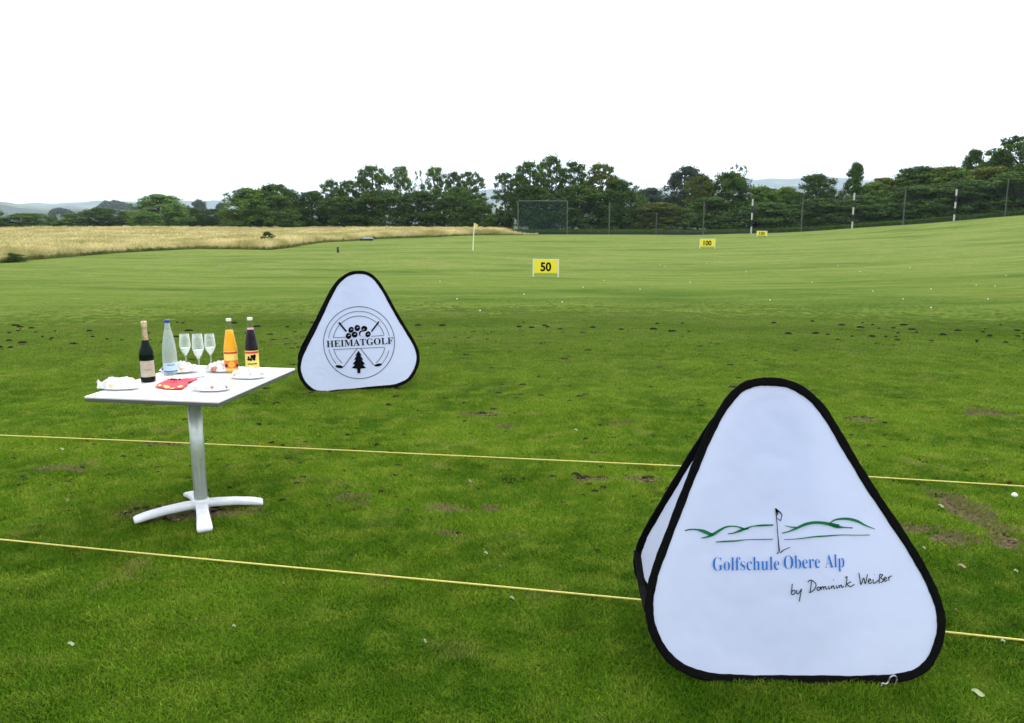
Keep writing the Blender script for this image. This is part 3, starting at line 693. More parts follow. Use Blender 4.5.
# ------------------------------------------------------------------ banners
def fabric_mat(name, c):
    m = mat(name, c, .8, spec=.2); t = m.node_tree; N = t.nodes; L = t.links; b = N['Principled BSDF']
    tc = N.new('ShaderNodeTexCoord'); n = N.new('ShaderNodeTexNoise'); n.inputs['Scale'].default_value = 2.4; n.inputs['Detail'].default_value = 3
    wv = N.new('ShaderNodeTexNoise'); wv.inputs['Scale'].default_value = 420
    L.new(tc.outputs['Object'], n.inputs['Vector']); L.new(tc.outputs['Object'], wv.inputs['Vector'])
    b1 = N.new('ShaderNodeBump'); b1.inputs['Strength'].default_value = .8; b1.inputs['Distance'].default_value = .06; L.new(n.outputs['Fac'], b1.inputs['Height'])
    b2 = N.new('ShaderNodeBump'); b2.inputs['Strength'].default_value = .15; b2.inputs['Distance'].default_value = .001; L.new(wv.outputs['Fac'], b2.inputs['Height']); L.new(b1.outputs[0], b2.inputs['Normal'])
    L.new(b2.outputs[0], b.inputs['Normal'])
    tr = N.new('ShaderNodeBsdfTranslucent'); tr.inputs[0].default_value = (*c, 1); L.new(b2.outputs[0], tr.inputs[1]); ms = N.new('ShaderNodeMixShader'); ms.inputs[0].default_value = .30
    L.new(b.outputs[0], ms.inputs[1]); L.new(tr.outputs[0], ms.inputs[2]); L.new(ms.outputs[0], N['Material Output'].inputs[0])
    return m
m_fabric = fabric_mat('banner_fabric', (.66, .715, .90))
def outline_uv(plane, pts, scale, org):
    uv = [plane.uv(org[0]+x/scale, org[1]+y/scale) for x, y in pts]; return [np.array(p) for p in catmull(uv, 5)]
def inset(P, d):
    out = []; n = len(P); area = sum(P[i][0]*P[(i+1) % n][1]-P[(i+1) % n][0]*P[i][1] for i in range(n)); sg = 1 if area > 0 else -1
    for i in range(n):
        t = P[(i+2) % n]-P[i-2]; t = t/np.linalg.norm(t); out.append(P[i]+sg*d*np.array([-t[1], t[0]]))
    return out
def panel(parent, plane, outl, name_f, name_t, tape=.032, back=False):
    """fabric panel + tape rim; coordinates relative to parent.location"""
    O = plane.O-np.array(parent.location); to = lambda p, n=0: O+plane.U*p[0]+plane.V*p[1]+plane.N*n
    fab = inset(outl, tape*.7); c = sum(fab)/len(fab); mb = MB(); n = len(fab); K = 14; vs = []
    for k in range(K+1):
        s = k/K
        for p in fab: q = c+(p-c)*s; vs.append(to(q, -.004*(1-s**4)-.0015))
    fs = [(k*n+i, k*n+(i+1) % n, (k+1)*n+(i+1) % n, (k+1)*n+i) for k in range(K) for i in range(n)]
    mb.add(vs, fs); f = mb.build(name_f, m_fabric, parent, smooth=True)
    ctr = inset(outl, tape/2); mb = MB(); m = len(ctr); rings = []
    prof = [(-1, 0), (-.85, .75), (-.3, .7), (.3, .75), (.85, 1), (1, 0), (.85, -1), (.3, -.75), (-.3, -.7), (-.85, -.75)]
    for i in range(m):
        t = ctr[(i+1) % m]-ctr[i-1]; t = t/np.linalg.norm(t); nn = np.array([-t[1], t[0]]); inw = nn if np.dot(nn, c-ctr[i]) > 0 else -nn
        wv = 1+.05*math.sin(i*.9)+.04*math.sin(i*2.3)
        rings.append([to(ctr[i]-inw*a*tape/2*wv, b*.006) for a, b in prof])
    rings.append(rings[0]); mb.loft(rings, 0, False); tp = mb.build(name_t, m_black, parent, smooth=True)
    # stitched seam line
    return f, tp
OUT1 = [(335, 37), (380, 42), (420, 62), (455, 95), (485, 140), (520, 200), (560, 265), (600, 325), (640, 385), (670, 435), (695, 485), (710, 530), (713, 570), (705, 610), (685, 650), (655, 674), (615, 685),
        (560, 689), (500, 690), (430, 689), (350, 689), (280, 688), (220, 684), (170, 672), (125, 645), (95, 605), (79, 565), (74, 525), (78, 487), (88, 445), (110, 385), (138, 312), (163, 248), (187, 190), (212, 135), (240, 88), (270, 55), (300, 41)]
lean = R(15.5)
base1 = onz(790, 684)
PL1 = Plane((base1[0], base1[1], 0), (1, 0, 0), (0, math.sin(lean), math.cos(lean)))
o1 = outline_uv(PL1, OUT1, 744/350, (610, 360))
B1 = empty('banner', (base1[0], base1[1], 0), 'large white pop-up banner with green hill drawing and golf school lettering, nearest the camera', 'banner', 0, 'pop-up banners on the grass')
front, rim = panel(B1, PL1, o1, 'front_panel', 'rim')
apex = max(o1, key=lambda p: p[1]); vtop = apex[1]
top3 = PL1.O+PL1.U*apex[0]+PL1.V*vtop; half = top3[1]-base1[1]
PLb = Plane((base1[0]-.005, base1[1]+2*half+.012, 0), (1, .0, 0), (0, -math.sin(lean), math.cos(lean)))
ob_ = [np.array([p[0]+.034, p[1]-.022]) for p in o1]
panel(B1, PLb, ob_, 'back_panel', 'rim')
def rel(parent, p): return np.array(p)-np.array(parent.location)
def P3(plane, parent, n): return lambda x, y: (lambda q: rel(parent, plane.O+plane.U*q[0]+plane.V*q[1]+plane.N*n))(plane.uv(x, y))
pf = P3(PL1, B1, .0006)
m_green_ink = mat('green_ink', (.008, .15, .045), .8, spec=.1); m_blue_ink = mat('blue_ink', (.018, .15, .50), .8, spec=.1)
def Z(org, sc): return lambda pts: [(org[0]+x/sc, org[1]+y/sc) for x, y in pts]
z4 = Z((680, 500), 5.12)
mb = MB()
for pts, w in [([(25, 157), (50, 151), (85, 151), (120, 160), (150, 172), (175, 178)], [.9, 1.1, 1.2, 2.6, 2.4, 1]),
               ([(108, 195), (135, 190), (165, 178), (195, 160), (230, 140), (265, 134), (300, 138), (325, 148), (352, 147)], [.6, 1.2, 2.2, 2.0, 1.4, 1.0, 1.0, 1.8, .6]),
               ([(245, 173), (275, 169), (310, 156), (340, 145), (375, 134), (420, 130), (478, 128)], [.6, 1, 1.9, 1.4, .9, 1.6, 1.1]),
               ([(183, 215), (230, 212), (290, 209), (340, 203), (400, 202), (475, 201)], [.7, 1.2, 1.1, .6, .7, .7]),
               ([(522, 170), (560, 160), (600, 143), (640, 125), (680, 116), (720, 116), (770, 124), (815, 134)], [.8, 1.0, 1.8, 2.2, 2.2, 2.2, 2.6, 2.6]),
               ([(760, 122), (800, 136), (840, 140), (885, 143)], [1.5, 2.4, 1.0, .8]),
               ([(537, 130), (565, 138), (600, 141)], [.4, .8, 1.2]),
               ([(765, 120), (790, 103), (830, 96), (870, 98), (910, 109), (950, 130), (998, 149)], [.6, 1.1, 1.7, 2.0, 1.9, 1.1, .5]),
               ([(533, 203), (600, 199), (680, 189), (750, 184), (830, 179), (900, 180), (972, 179)], [.5, .7, 1.0, 1.1, .7, .6, .6])]:
    smooth_ribbon(mb, z4(pts), [q_*1.3 for q_ in w], pf)
mb.build('hill_drawing', m_green_ink, B1)
mb = MB()
for pts, w in [([(490, 42), (495, 100), (500, 170), (508, 262)], [1.2, .9, .8, 1.4]), ([(487, 44), (503, 56), (521, 74), (519, 90), (515, 106)], [1.6, 1.5, 1.0, .8, .8]), ([(515, 106), (497, 93)], [1.0, .5]), ([(496, 276), (508, 262)], [.9, .9]),
               ([(513, 270), (535, 254), (565, 242)], [1.2, .8, .6]), ([(492, 50), (500, 66), (498, 78)], [1.8, 1.2, .6])]:
    smooth_ribbon(mb, z4(pts), w, pf)
mb.build('pin_drawing', m_blackink, B1)
mb = MB(); z3 = Z((705, 545), 7.062)
put_text(mb, 'Golfschule', pf, *z3([(55, 182), (525, 176)]), 92/7.062*1.04, True, None, -.012)
put_text(mb, 'Obere', pf, *z3([(557, 170), (813, 162)]), 92/7.062*1.04, True, None, -.012)
put_text(mb, 'Alp', pf, *z3([(848, 162), (985, 157)]), 92/7.062*1.04, True, None, -.012)
mb.build('lettering', m_blue_ink, B1)
mb = MB(); z2 = Z((780, 565), 8.533)
HW = [[(105, 160), (101, 200), (98, 245), (112, 252), (130, 234), (120, 214), (102, 226)], [(140, 212), (144, 240), (158, 242), (184, 203)], [(184, 203), (173, 258), (165, 310)],
      [(268, 128), (264, 180), (256, 232)], [(236, 146), (262, 128), (298, 150), (307, 178), (292, 208), (268, 229), (246, 236)], [(330, 186), (316, 200), (322, 216), (338, 212), (342, 196), (330, 186)],
      [(348, 184), (352, 212)], [(352, 196), (366, 184), (372, 209)], [(372, 194), (386, 182), (394, 206), (404, 200)], [(414, 180), (418, 204), (428, 197)], [(436, 178), (440, 202)], [(440, 190), (456, 176), (462, 200), (472, 196)],
      [(482, 174), (486, 198), (496, 190)], [(502, 172), (506, 196)], [(506, 182), (522, 170), (528, 192), (545, 182)], [(572, 95), (568, 140), (560, 190)], [(608, 142), (572, 164), (602, 184), (634, 164)], [(454, 126), (458, 132)], [(556, 108), (572, 98)],
      [(672, 68), (680, 110), (690, 168), (704, 130), (716, 112), (726, 162), (738, 118), (746, 78)], [(752, 142), (774, 128), (764, 117), (752, 138), (764, 158), (786, 145)], [(794, 120), (798, 155), (816, 150), (842, 128)], [(805, 80), (808, 85)],
      [(852, 78), (848, 118), (845, 158)], [(852, 80), (876, 84), (858, 110), (882, 122), (874, 142), (858, 150)], [(888, 126), (908, 113), (896, 103), (886, 122), (896, 140), (916, 126)], [(925, 100), (930, 134)], [(929, 114), (940, 97), (956, 94)]]
for st in HW: smooth_ribbon(mb, z2(st), .95, pf, 4)
mb.build('handwriting', m_blackink, B1)
# straps that hold the two panels apart, peg and hook
def strap(parent, p, q, w=.03):
    mb = MB(); p, q = rel(parent, p), rel(parent, q); m_ = (p+q)/2+np.array([0, 0, -.03])
    mb.tube([p, m_, q], w/2, 6, flat=.002); mb.build('strap', m_black, parent)
def on(plane, u, v, n=0): return plane.O+plane.U*u+plane.V*v+plane.N*n
uL = min(p[0] for p in o1); uR = max(p[0] for p in o1)
strap(B1, on(PL1, uL+.012, .26), on(PLb, min(p[0] for p in ob_)+.012, .30)); strap(B1, on(PL1, uR-.012, .26), on(PLb, max(p[0] for p in ob_)-.012, .26))
q = onz(880, 680); mb = MB(); mb.bbox(rel(B1, (q[0], q[1]-.004, .020)), (.022, .018, .034), .004); mb.build('peg_loop', m_black, B1)
q = onz(887, 686, .01); hk = MB(); m_wire = mat('steel_wire', (.55, .5, .45), .35, 1.0)
hp = [(-.03, -.006, -.02), (-.028, -.004, .012), (-.012, -.002, .010), (-.002, 0, .018), (.004, 0, .036), (.018, 0, .042), (.028, 0, .030), (.026, 0, .016), (.022, 0, .004)]
hk.tube([rel(B1, q)+np.array(p)+[.006, 0, .0] for p in catmull(hp, 4, False)], .0028, 6); hk.build('peg_hook', m_wire, B1)

OUT2 = [(357, 55), (395, 60), (430, 78), (465, 115), (500, 170), (535, 235), (575, 305), (615, 370), (650, 430), (668, 480), (668, 530), (650, 580), (620, 622), (575, 648), (520, 662), (440, 668), (345, 679), (250, 686), (185, 694), (130, 688), (85, 660),
        (52, 615), (38, 565), (42, 520), (60, 470), (95, 400), (130, 330), (165, 255), (198, 185), (235, 120), (275, 80), (315, 60)]
yaw = R(13); lean2 = R(15)
b2 = onz(345, 391.5)
PL2 = Plane((b2[0], b2[1], 0), (math.cos(yaw), math.sin(yaw), 0), (-math.sin(yaw)*math.sin(lean2), math.cos(yaw)*math.sin(lean2), math.cos(lean2)))
o2 = outline_uv(PL2, OUT2, 723/140, (290, 260))
B2 = empty('banner', (b2[0], b2[1], 0), 'white pop-up banner with a round golf club and fir tree emblem, right of the table', 'banner', 0, 'pop-up banners on the grass')
panel(B2, PL2, o2, 'front_panel', 'rim', .034)
apex = max(o2, key=lambda p: p[1]); t3 = on(PL2, apex[0], apex[1]); t0 = on(PL2, apex[0], 0); half = np.linalg.norm((t3-t0)[:2])
yb = yaw+R(0); ctr2 = PL2.O+np.array([-math.sin(yaw), math.cos(yaw), 0])*(2*half+.02)
PL2b = Plane(ctr2+np.array([.0, 0, 0]), (math.cos(yb), math.sin(yb), 0), (math.sin(yb)*math.sin(lean2), -math.cos(yb)*math.sin(lean2), math.cos(lean2)))
panel(B2, PL2b, [np.array([p[0]-.012, p[1]-.012]) for p in o2], 'back_panel', 'rim', .034)
strap(B2, on(PL2, max(p[0] for p in o2)-.015, .30), on(PL2b, max(p[0] for p in o2)-.0, .30), .035)
p2 = P3(PL2, B2, .0008); z1 = Z((320, 300), 8.5); mb = MB()
def arc(r, a0, a1, w, n=60):
    ribbon(mb, z1([(332+r*.985*math.cos(R(a0+(a1-a0)*i/n)), 362+r*math.sin(R(a0+(a1-a0)*i/n))) for i in range(n+1)]), w*1.45, p2)
arc(306, 0, 360, .40, 120); arc(266, 188, 348, .32); arc(266, 14, 42, .32, 16); arc(266, 138, 168, .32, 16)
arc(226, 191, 343, .36); arc(226, 10, 49, .36, 16); arc(226, 130, 166, .36, 16)
for a, b, w in [((112, 320), (222, 316), .36), ((435, 309), (545, 300), .36), ((112, 421), (545, 401), .36), ((160, 190), (224, 268), 1.35), ((502, 183), (437, 268), 1.25), ((318, 410), (205, 560), .45), ((342, 410), (458, 552), .45), ((205, 560), (192, 573), .5), ((458, 552), (470, 560), .5)]:
    ribbon(mb, z1([a, b]), w*1.25, p2)
for c, rx, ry, rt in [((163, 566), 33, 13, .15), ((495, 552), 33, 12, -.2), ((242, 306), 24, 26, 0), ((264, 253), 22, 27, .4), ((317, 238), 24, 27, 0), ((376, 243), 26, 24, 0), ((294, 294), 26, 26, 0), ((352, 284), 22, 24, 0), ((408, 291), 22, 26, .5)]:
    cc = z1([c])[0]; disc(mb, cc, rx/8.5, ry/8.5, p2, rt)
mb.add([p2(*q) for q in z1([(327, 430), (355, 472), (343, 472), (368, 506), (353, 508), (384, 546), (364, 550), (392, 578), (345, 584), (342, 622), (318, 622), (315, 584), (270, 579), (297, 550), (278, 545), (304, 509), (290, 506), (311, 473), (300, 472)])], [tuple(range(19))])
put_text(mb, 'HEIMATGOLF', p2, *z1([(57, 402), (622, 372)]), 56/8.5, True)
mb.build('emblem', m_blackink, B2)
p2w = P3(PL2, B2, .0016); mb = MB(); disc(mb, z1([(364, 292)])[0], 22/8.5, 23/8.5, p2w); mb.build('ball_drawing', mat('pale_ink', (.50, .58, .70), .8), B2)
p2x = P3(PL2, B2, .0014); mb = MB()
for c in [(250, 298), (270, 247), (322, 232), (372, 247), (300, 288), (412, 287)]: smooth_ribbon(mb, z1([(c[0]-10, c[1]+8), (c[0]-2, c[1]), (c[0]+6, c[1]+4)]), [.3, .55, .3], p2x, 3)
mb.build('stone_highlights', m_fabric, B2, kind='stuff')

# ------------------------------------------------------------------ table
TZ = .74
L_, N_, R_ = onz(82, 396.3, TZ), onz(216.3, 401.5, TZ), onz(297, 368.3, TZ)
ctr = (L_+R_)/2; w_ = np.linalg.norm(N_-L_); d_ = np.linalg.norm(R_-N_); trz = math.atan2((N_-L_)[1], (N_-L_)[0])
T = empty('table', (ctr[0], ctr[1], 0), 'white square bistro table on one metal column, set with bottles and glasses', 'table', trz)
m_top = nmat('white_laminate', (.78, .78, .77), (.82, .82, .81), 8, .35)
m_edge = mat('dark_edge_band', (.10, .10, .085), .6)
m_alu = nmat('brushed_aluminium', (.52, .57, .50), (.60, .64, .58), 30, .42, metal=.6)
m_cast = nmat('painted_casting', (.62, .64, .66), (.72, .73, .74), 20, .5)
mb = MB(); mb.bbox((0, 0, TZ-.006), (w_, d_, .012), .003); top = mb.build('tabletop', m_top, T)
mb = MB(); mb.bbox((0, 0, TZ-.012-.009), (w_-.004, d_-.004, .018), .003); mb.build('edge_band', m_edge, T)
cb = onz(202, 512); col_l = Matrix.Rotation(-trz, 3, 'Z') @ Vector((cb[0]-ctr[0], cb[1]-ctr[1], 0))
mb = MB(); mb.lathe([(.038, .070), (.038, TZ-.05)], (col_l.x, col_l.y, 0), 32); mb.lathe([(.10, TZ-.045), (.10, TZ-.031)], (col_l.x, col_l.y, 0), 32); cl = mb.build('column', m_alu, T, smooth=False)
for pl in cl.data.polygons: pl.use_smooth = len(pl.vertices) == 4
tips = [onz(134, 521, .02), onz(205, 531, .02), onz(263, 502.5, .02), onz(190, 494, .02)]
mb = MB(); mb.lathe([(.055, .030), (.056, .058), (.050, .074), (.041, .086)], (col_l.x, col_l.y, 0), 24); mb.build('base_hub', m_cast, T, smooth=True)
angs = []
for t in tips:
    v = Matrix.Rotation(-trz, 3, 'Z') @ Vector((t[0]-ctr[0], t[1]-ctr[1], 0)); d = v-col_l; angs.append((math.atan2(d.y, d.x), d.length))
a0 = angs[0][0]
for k in range(4):
    a, ln = angs[k]; ln = max(ln, .30) if k == 3 else ln
    mb = MB(); dx, dy = math.cos(a), math.sin(a); rings = []
    for s, zc, ww, hh in [(0, .052, .036, .023), (.25, .054, .034, .022), (.55, .049, .035, .020), (.82, .037, .040, .018), (.96, .027, .042, .015), (1.0, .023, .037, .011)]:
        cx_, cy_ = col_l.x+dx*ln*s, col_l.y+dy*ln*s
        rings.append([(cx_-dy*ww*math.copysign(abs(math.cos(q))**.5, math.cos(q)), cy_+dx*ww*math.copysign(abs(math.cos(q))**.5, math.cos(q)), zc+hh*math.copysign(abs(math.sin(q))**.6, math.sin(q))) for q in [2*PI*i/16 for i in range(16)]])
    mb.loft(rings); mb.build('foot', m_cast, T, smooth=True)

# ------------------------------------------------------------------ bottles
def glass(name, col, rough=.02, body=.12, base=.45, edge=.22):
    m = mat(name, (base, base*1.06, base*1.03), rough, spec=.5); t = m.node_tree; N = t.nodes; L = t.links
    tp = N.new('ShaderNodeBsdfTransparent'); tp.inputs[0].default_value = (*col, 1); ms = N.new('ShaderNodeMixShader'); fr = N.new('ShaderNodeLayerWeight'); fr.inputs[0].default_value = .25
    mr = N.new('ShaderNodeMapRange'); mr.inputs['To Min'].default_value = body; mr.inputs['To Max'].default_value = edge; L.new(fr.outputs['Facing'], mr.inputs['Value'])
    L.new(mr.outputs[0], ms.inputs[0]); L.new(tp.outputs[0], ms.inputs[1]); L.new(N['Principled BSDF'].outputs[0], ms.inputs[2]); L.new(ms.outputs[0], N['Material Output'].inputs[0]); return m
m_gclear = glass('clear_glass', (.97, .99, .98), body=.02); m_gwater = glass('pale_green_glass', (.90, .98, .90), .03, .24, .80, .6); m_gdark = mat('dark_green_glass', (.003, .009, .005), .12, spec=.12)
m_foil = nmat('gold_foil', (.45, .33, .16), (.66, .54, .34), 60, .35, .6, metal=.6)
m_cream = nmat('cream_label', (.40, .36, .26), (.47, .42, .31), 40, .7)
m_capw = mat('white_cap', (.80, .74, .62), .4); m_capb = mat('blue_cap', (.02, .05, .28), .4)
m_oj = mat('orange_juice', (.95, .42, .015), .5, spec=.1); m_dj = mat('dark_juice', (.008, .003, .007), .3, spec=.1); m_water = glass('water', (.93, .97, .95), .05, .25)
m_red = mat('label_red', (.62, .03, .02), .5); m_ylab = mat('label_yellow', (.78, .62, .13), .5); m_olab = mat('label_orange', (.80, .16, .02), .5); m_llab = mat('label_pale_blue', (.55, .68, .82), .5)
m_blab = mat('label_blue', (.06, .18, .55), .5); m_pinkfoam = mat('juice_foam', (.62, .25, .35), .5); m_lightorange = mat('orange_slice', (.90, .42, .10), .5); m_wlab = mat('label_white', (.8, .8, .78), .5)
def dist_h(px, ybase, ytop):
    b = onz(px, ybase, TZ); d = ray(px, ytop); t = b[1]/d[1]; return b, CAMH+d[2]*t-TZ
def curved(mb, fr, th0, z, r, wa, h, mi=0, n=12):
    """curved rectangle on a cylinder centred at angle th0 with half-angle wa"""
    rr0 = r if callable(r) else (lambda zz: r)
    vs = []; K = 3
    for j in range(K+1):
        zz = z+h*j/K
        for i in range(n+1):
            a = th0-wa+2*wa*i/n; vs.append((rr0(zz)*math.cos(a), rr0(zz)*math.sin(a), zz))
    mb.add(vs, [(j*(n+1)+i, j*(n+1)+i+1, (j+1)*(n+1)+i+1, (j+1)*(n+1)+i) for j in range(K) for i in range(n)], mi)
def cyl_disc(mb, th0, z, r, rad, n=18, ring=0):
    vs = [(r*math.cos(th0), r*math.sin(th0), z)]+[(r*math.cos(th0+rad*math.cos(a)/r), r*math.sin(th0+rad*math.cos(a)/r), z+rad*math.sin(a)) for a in [2*PI*i/n for i in range(n)]]
    mb.add(vs, [(0, 1+i, 1+(i+1) % n) for i in range(n)])
def cyl_text(mb, txt, th0, z, r, width, hgt, bold=True):
    v, f = text_mesh(txt, bold); x0, x1 = v[:, 0].min(), v[:, 0].max(); y1 = v[:, 1].max()
    P = []
    for a, b in v:
        u = ((a-x0)/(x1-x0)-.5)*width; P.append((r*math.cos(th0+u/r), r*math.sin(th0+u/r), z+b/y1*hgt))
    mb.add(P, f)
def facing(b): return math.atan2(-b[1], -b[0])
# champagne
b, h = dist_h(148.5, 381.5, 321); k = h/.32; q = empty('champagne_bottle', tuple(b), 'dark green sparkling wine bottle with gold foil neck and cream label', 'bottle'); fa = facing(b)
mb = MB(); rb = .0415
mb.lathe([(r*1, z*k) for r, z in [(.036, 0), (.0405, .003), (rb, .012), (rb, .135), (.040, .155), (.034, .178), (.024, .200), (.0175, .222), (.0155, .240)]], n=40); mb.build('glass_body', m_gdark, q, smooth=True)
mb = MB(); mb.lathe([(r, z*k) for r, z in [(.0180, .221), (.0165, .240), (.0155, .270), (.0158, .285), (.0175, .289), (.0175, .299), (.0160, .304), (.0165, .318), (.012, .320)]], n=28); mb.build('foil', m_foil, q, smooth=True)
mb = MB(); curved(mb, None, fa, .030*k, rb+.0008, 1.15, .085*k); lb_ = mb.build('label', m_cream, q, smooth=True)
mb = MB(); cyl_s = [(-.022, .066), (-.016, .074), (-.012, .064), (-.004, .070), (.002, .064), (.008, .071), (.014, .065), (.022, .069)]
qq = catmull(cyl_s, 4, False)
for i in range(len(qq)-1):
    (u0, z0), (u1, z1_) = qq[i], qq[i+1]; f_ = lambda u, zz: ((rb+.0016)*math.cos(fa+u/rb), (rb+.0016)*math.sin(fa+u/rb), zz*k)
    mb.add([f_(u0, z0-.001), f_(u1, z1_-.001), f_(u1, z1_+.001), f_(u0, z0+.001)], [(0, 1, 2, 3)])
mb.build('label_script', m_blackink, lb_)
# water
b, h = dist_h(171, 374.5, 320.5); k = h/.33; q = empty('water_bottle', tuple(b), 'tall clear mineral water bottle with blue cap and pale blue label', 'bottle'); fa = facing(b)
WP = [(.036, 0), (.0405, .004), (.0425, .015), (.0425, .10), (.0415, .14), (.037, .19), (.029, .235), (.020, .275), (.0150, .300), (.0140, .318)]
mb = MB(); mb.lathe([(r, z*k) for r, z in WP], n=40); mb.build('glass_body', m_gwater, q, smooth=True)
mb = MB(); mb.lathe([(max(r-.003, .004), z*k) for r, z in [(.036, .004), (.0405, .008), (.0425, .018), (.0425, .10), (.0415, .14), (.037, .19), (.029, .235), (.021, .270)]], n=40); mb.build('water_fill', m_water, q, smooth=True)
mb = MB(); mb.lathe([(.0155, .317*k), (.0162, .319*k), (.0162, .333*k), (.014, .335*k)], n=28); mb.build('cap', m_capb, q, smooth=False)
mb = MB(); curved(mb, None, fa, .022*k, .0431, 1.2, .055*k); l2 = mb.build('label', m_llab, q, smooth=True)
mb = MB(); curved(mb, None, fa, .022*k, .0437, 1.2, .008*k); curved(mb, None, fa+.1, .062*k, .0437, .5, .006*k); mb.build('label_stripe', m_blab, l2)
# juices
JP = [(.036, 0), (.0405, .004), (.042, .012), (.042, .150), (.0405, .165), (.036, .195), (.029, .235), (.0205, .275), (.0160, .300), (.0145, .325)]
def juice(px, yb, yt, fill, label, dark):
    b, h = dist_h(px, yb, yt); k = h/.342; q = empty('juice_bottle', tuple(b), label, 'bottle'); fa = facing(b)
    mb = MB(); mb.lathe([(r, z*k) for r, z in JP], n=40); mb.build('glass_body', m_gclear, q, smooth=True)
    mb = MB(); mb.lathe([(max(r-.0012, .004), z*k) for r, z in [(.036, .003), (.0405, .007), (.042, .015), (.042, .150), (.0405, .165), (.036, .195), (.029, .235), (.0235, .268)]], n=40); j = mb.build('juice', fill, q, smooth=True)
    if dark: mb = MB(); mb.lathe([(.0222, .2682*k), (.0195, .276*k)], n=30); mb.build('foam', m_pinkfoam, q)
    mb = MB(); mb.lathe([(.0155, .326*k), (.0165, .327*k), (.0165, .341*k), (.014, .342*k)], n=28); mb.build('cap', m_capw, q)
    mb = MB(); curved(mb, None, fa, .018*k, .0424, 1.35, .122*k); l = mb.build('label', m_ylab if dark else m_ylab, q, smooth=True)
    mb = MB(); curved(mb, None, fa, .122*k, .0430, 1.2, .013*k); mb.build('label_banner', m_red, l)
    if dark:
        mb = MB()
        rg = random.Random(4)
        for i in range(14): cyl_disc(mb, fa+rg.uniform(-.75, .45), (.098+rg.uniform(-.014, .016))*k, .0434+i*.00005, rg.uniform(.006, .010), 12)
        mb.build('label_berries', m_dj, l)
        mb = MB(); curved(mb, None, fa, .055*k, .0432, .7, .006*k); curved(mb, None, fa, .030*k, .0432, .9, .004*k); mb.build('label_script', m_blackink, l)
    else:
        mb = MB(); curved(mb, None, fa, .030*k, .0430, 1.25, .050*k); mb.build('label_field', m_olab, l)
        mb = MB(); cyl_disc(mb, fa+.05, .056*k, .0436, .019); mb.build('label_orange', m_lightorange, l)
        mb = MB(); cyl_disc(mb, fa+.05, .056*k, .0440, .013); mb.build('label_orange_flesh', m_oj, l)
        mb = MB(); cyl_disc(mb, fa-.75, .048*k, .0436, .010); cyl_disc(mb, fa+.95, .044*k, .0436, .010); mb.build('label_leaves', m_dj, l)
juice(231.8, 372, 318.5, m_oj, 'orange juice bottle with orange fruit label, glass neck and cap', False)
juice(252.8, 372, 317.5, m_dj, 'dark red juice bottle with yellow berry label beside the orange juice', True)
# flutes
m_gflute = glass('flute_glass', (.97, .99, .98), .02, .10, .9, .75)
def flute(px, yb, yt, label):
    b, h = dist_h(px, yb, yt); k = h/.235; q = empty('champagne_flute', tuple(b), label, 'glass', 0, 'champagne glasses on the table')
    outer = [(.030, .0), (.031, .002), (.012, .006), (.0045, .014), (.0038, .09), (.006, .098), (.020, .125), (.029, .150), (.0305, .165), (.028, .200), (.0250, .235)]
    inner = [(.0240, .235), (.0272, .200), (.0296, .165), (.028, .151), (.019, .127), (.003, .103)]
    mb = MB(); mb.lathe([(r*(1.12 if z > .1 else 1), z*k) for r, z in outer+inner], n=36); mb.build('bowl', m_gflute, q, smooth=True)
    mb = MB(); mb.lathe([(.0045, .104*k), (.0208, .1285*k), (.0298, .148*k)], n=36); mb.build('wine', m_wine, q, smooth=True)
m_wine = mat('frosted_bowl_foot', (.88, .90, .88), .35)
flute(186.8, 371, 334, 'champagne flute nearest the water bottle, leftmost of three')
flute(200, 377, 334, 'middle champagne flute of the three, standing nearest the red napkin')
flute(211.6, 370, 334, 'champagne flute nearest the orange juice bottle, rightmost of three')

# ------------------------------------------------------------------ wrapped plates
m_film = bpy.data.materials.new('cling_film'); m_film.use_nodes = True
def _f():
    t = m_film.node_tree; N = t.nodes; L = t.links; b = N['Principled BSDF']; b.inputs['Base Color'].default_value = (.92, .94, .95, 1); b.inputs['Roughness'].default_value = .18
    tp = N.new('ShaderNodeBsdfTransparent'); ms = N.new('ShaderNodeMixShader'); lw = N.new('ShaderNodeTexNoise'); lw.inputs['Scale'].default_value = 38
    tc = N.new('ShaderNodeTexCoord'); L.new(tc.outputs['Object'], lw.inputs['Vector']); r = N.new('ShaderNodeValToRGB'); r.color_ramp.elements[0].position = .42; r.color_ramp.elements[1].position = .62
    r.color_ramp.elements[0].color = (.50,)*3+(1,); r.color_ramp.elements[1].color = (.97,)*3+(1,); L.new(lw.outputs['Fac'], r.inputs[0])
    L.new(r.outputs[0], ms.inputs[0]); L.new(tp.outputs[0], ms.inputs[1]); L.new(b.outputs[0], ms.inputs[2]); L.new(ms.outputs[0], N['Material Output'].inputs[0])
_f()
m_plate = mat('white_plate', (.80, .80, .80), .3); m_bun = nmat('pastry', (.62, .42, .22), (.75, .58, .36), 60, .7); m_ham = nmat('ham', (.50, .14, .08), (.62, .25, .18), 60, .6); m_olive = mat('dark_olive', (.04, .03, .02), .4); m_lett = mat('lettuce', (.25, .40, .10), .6)
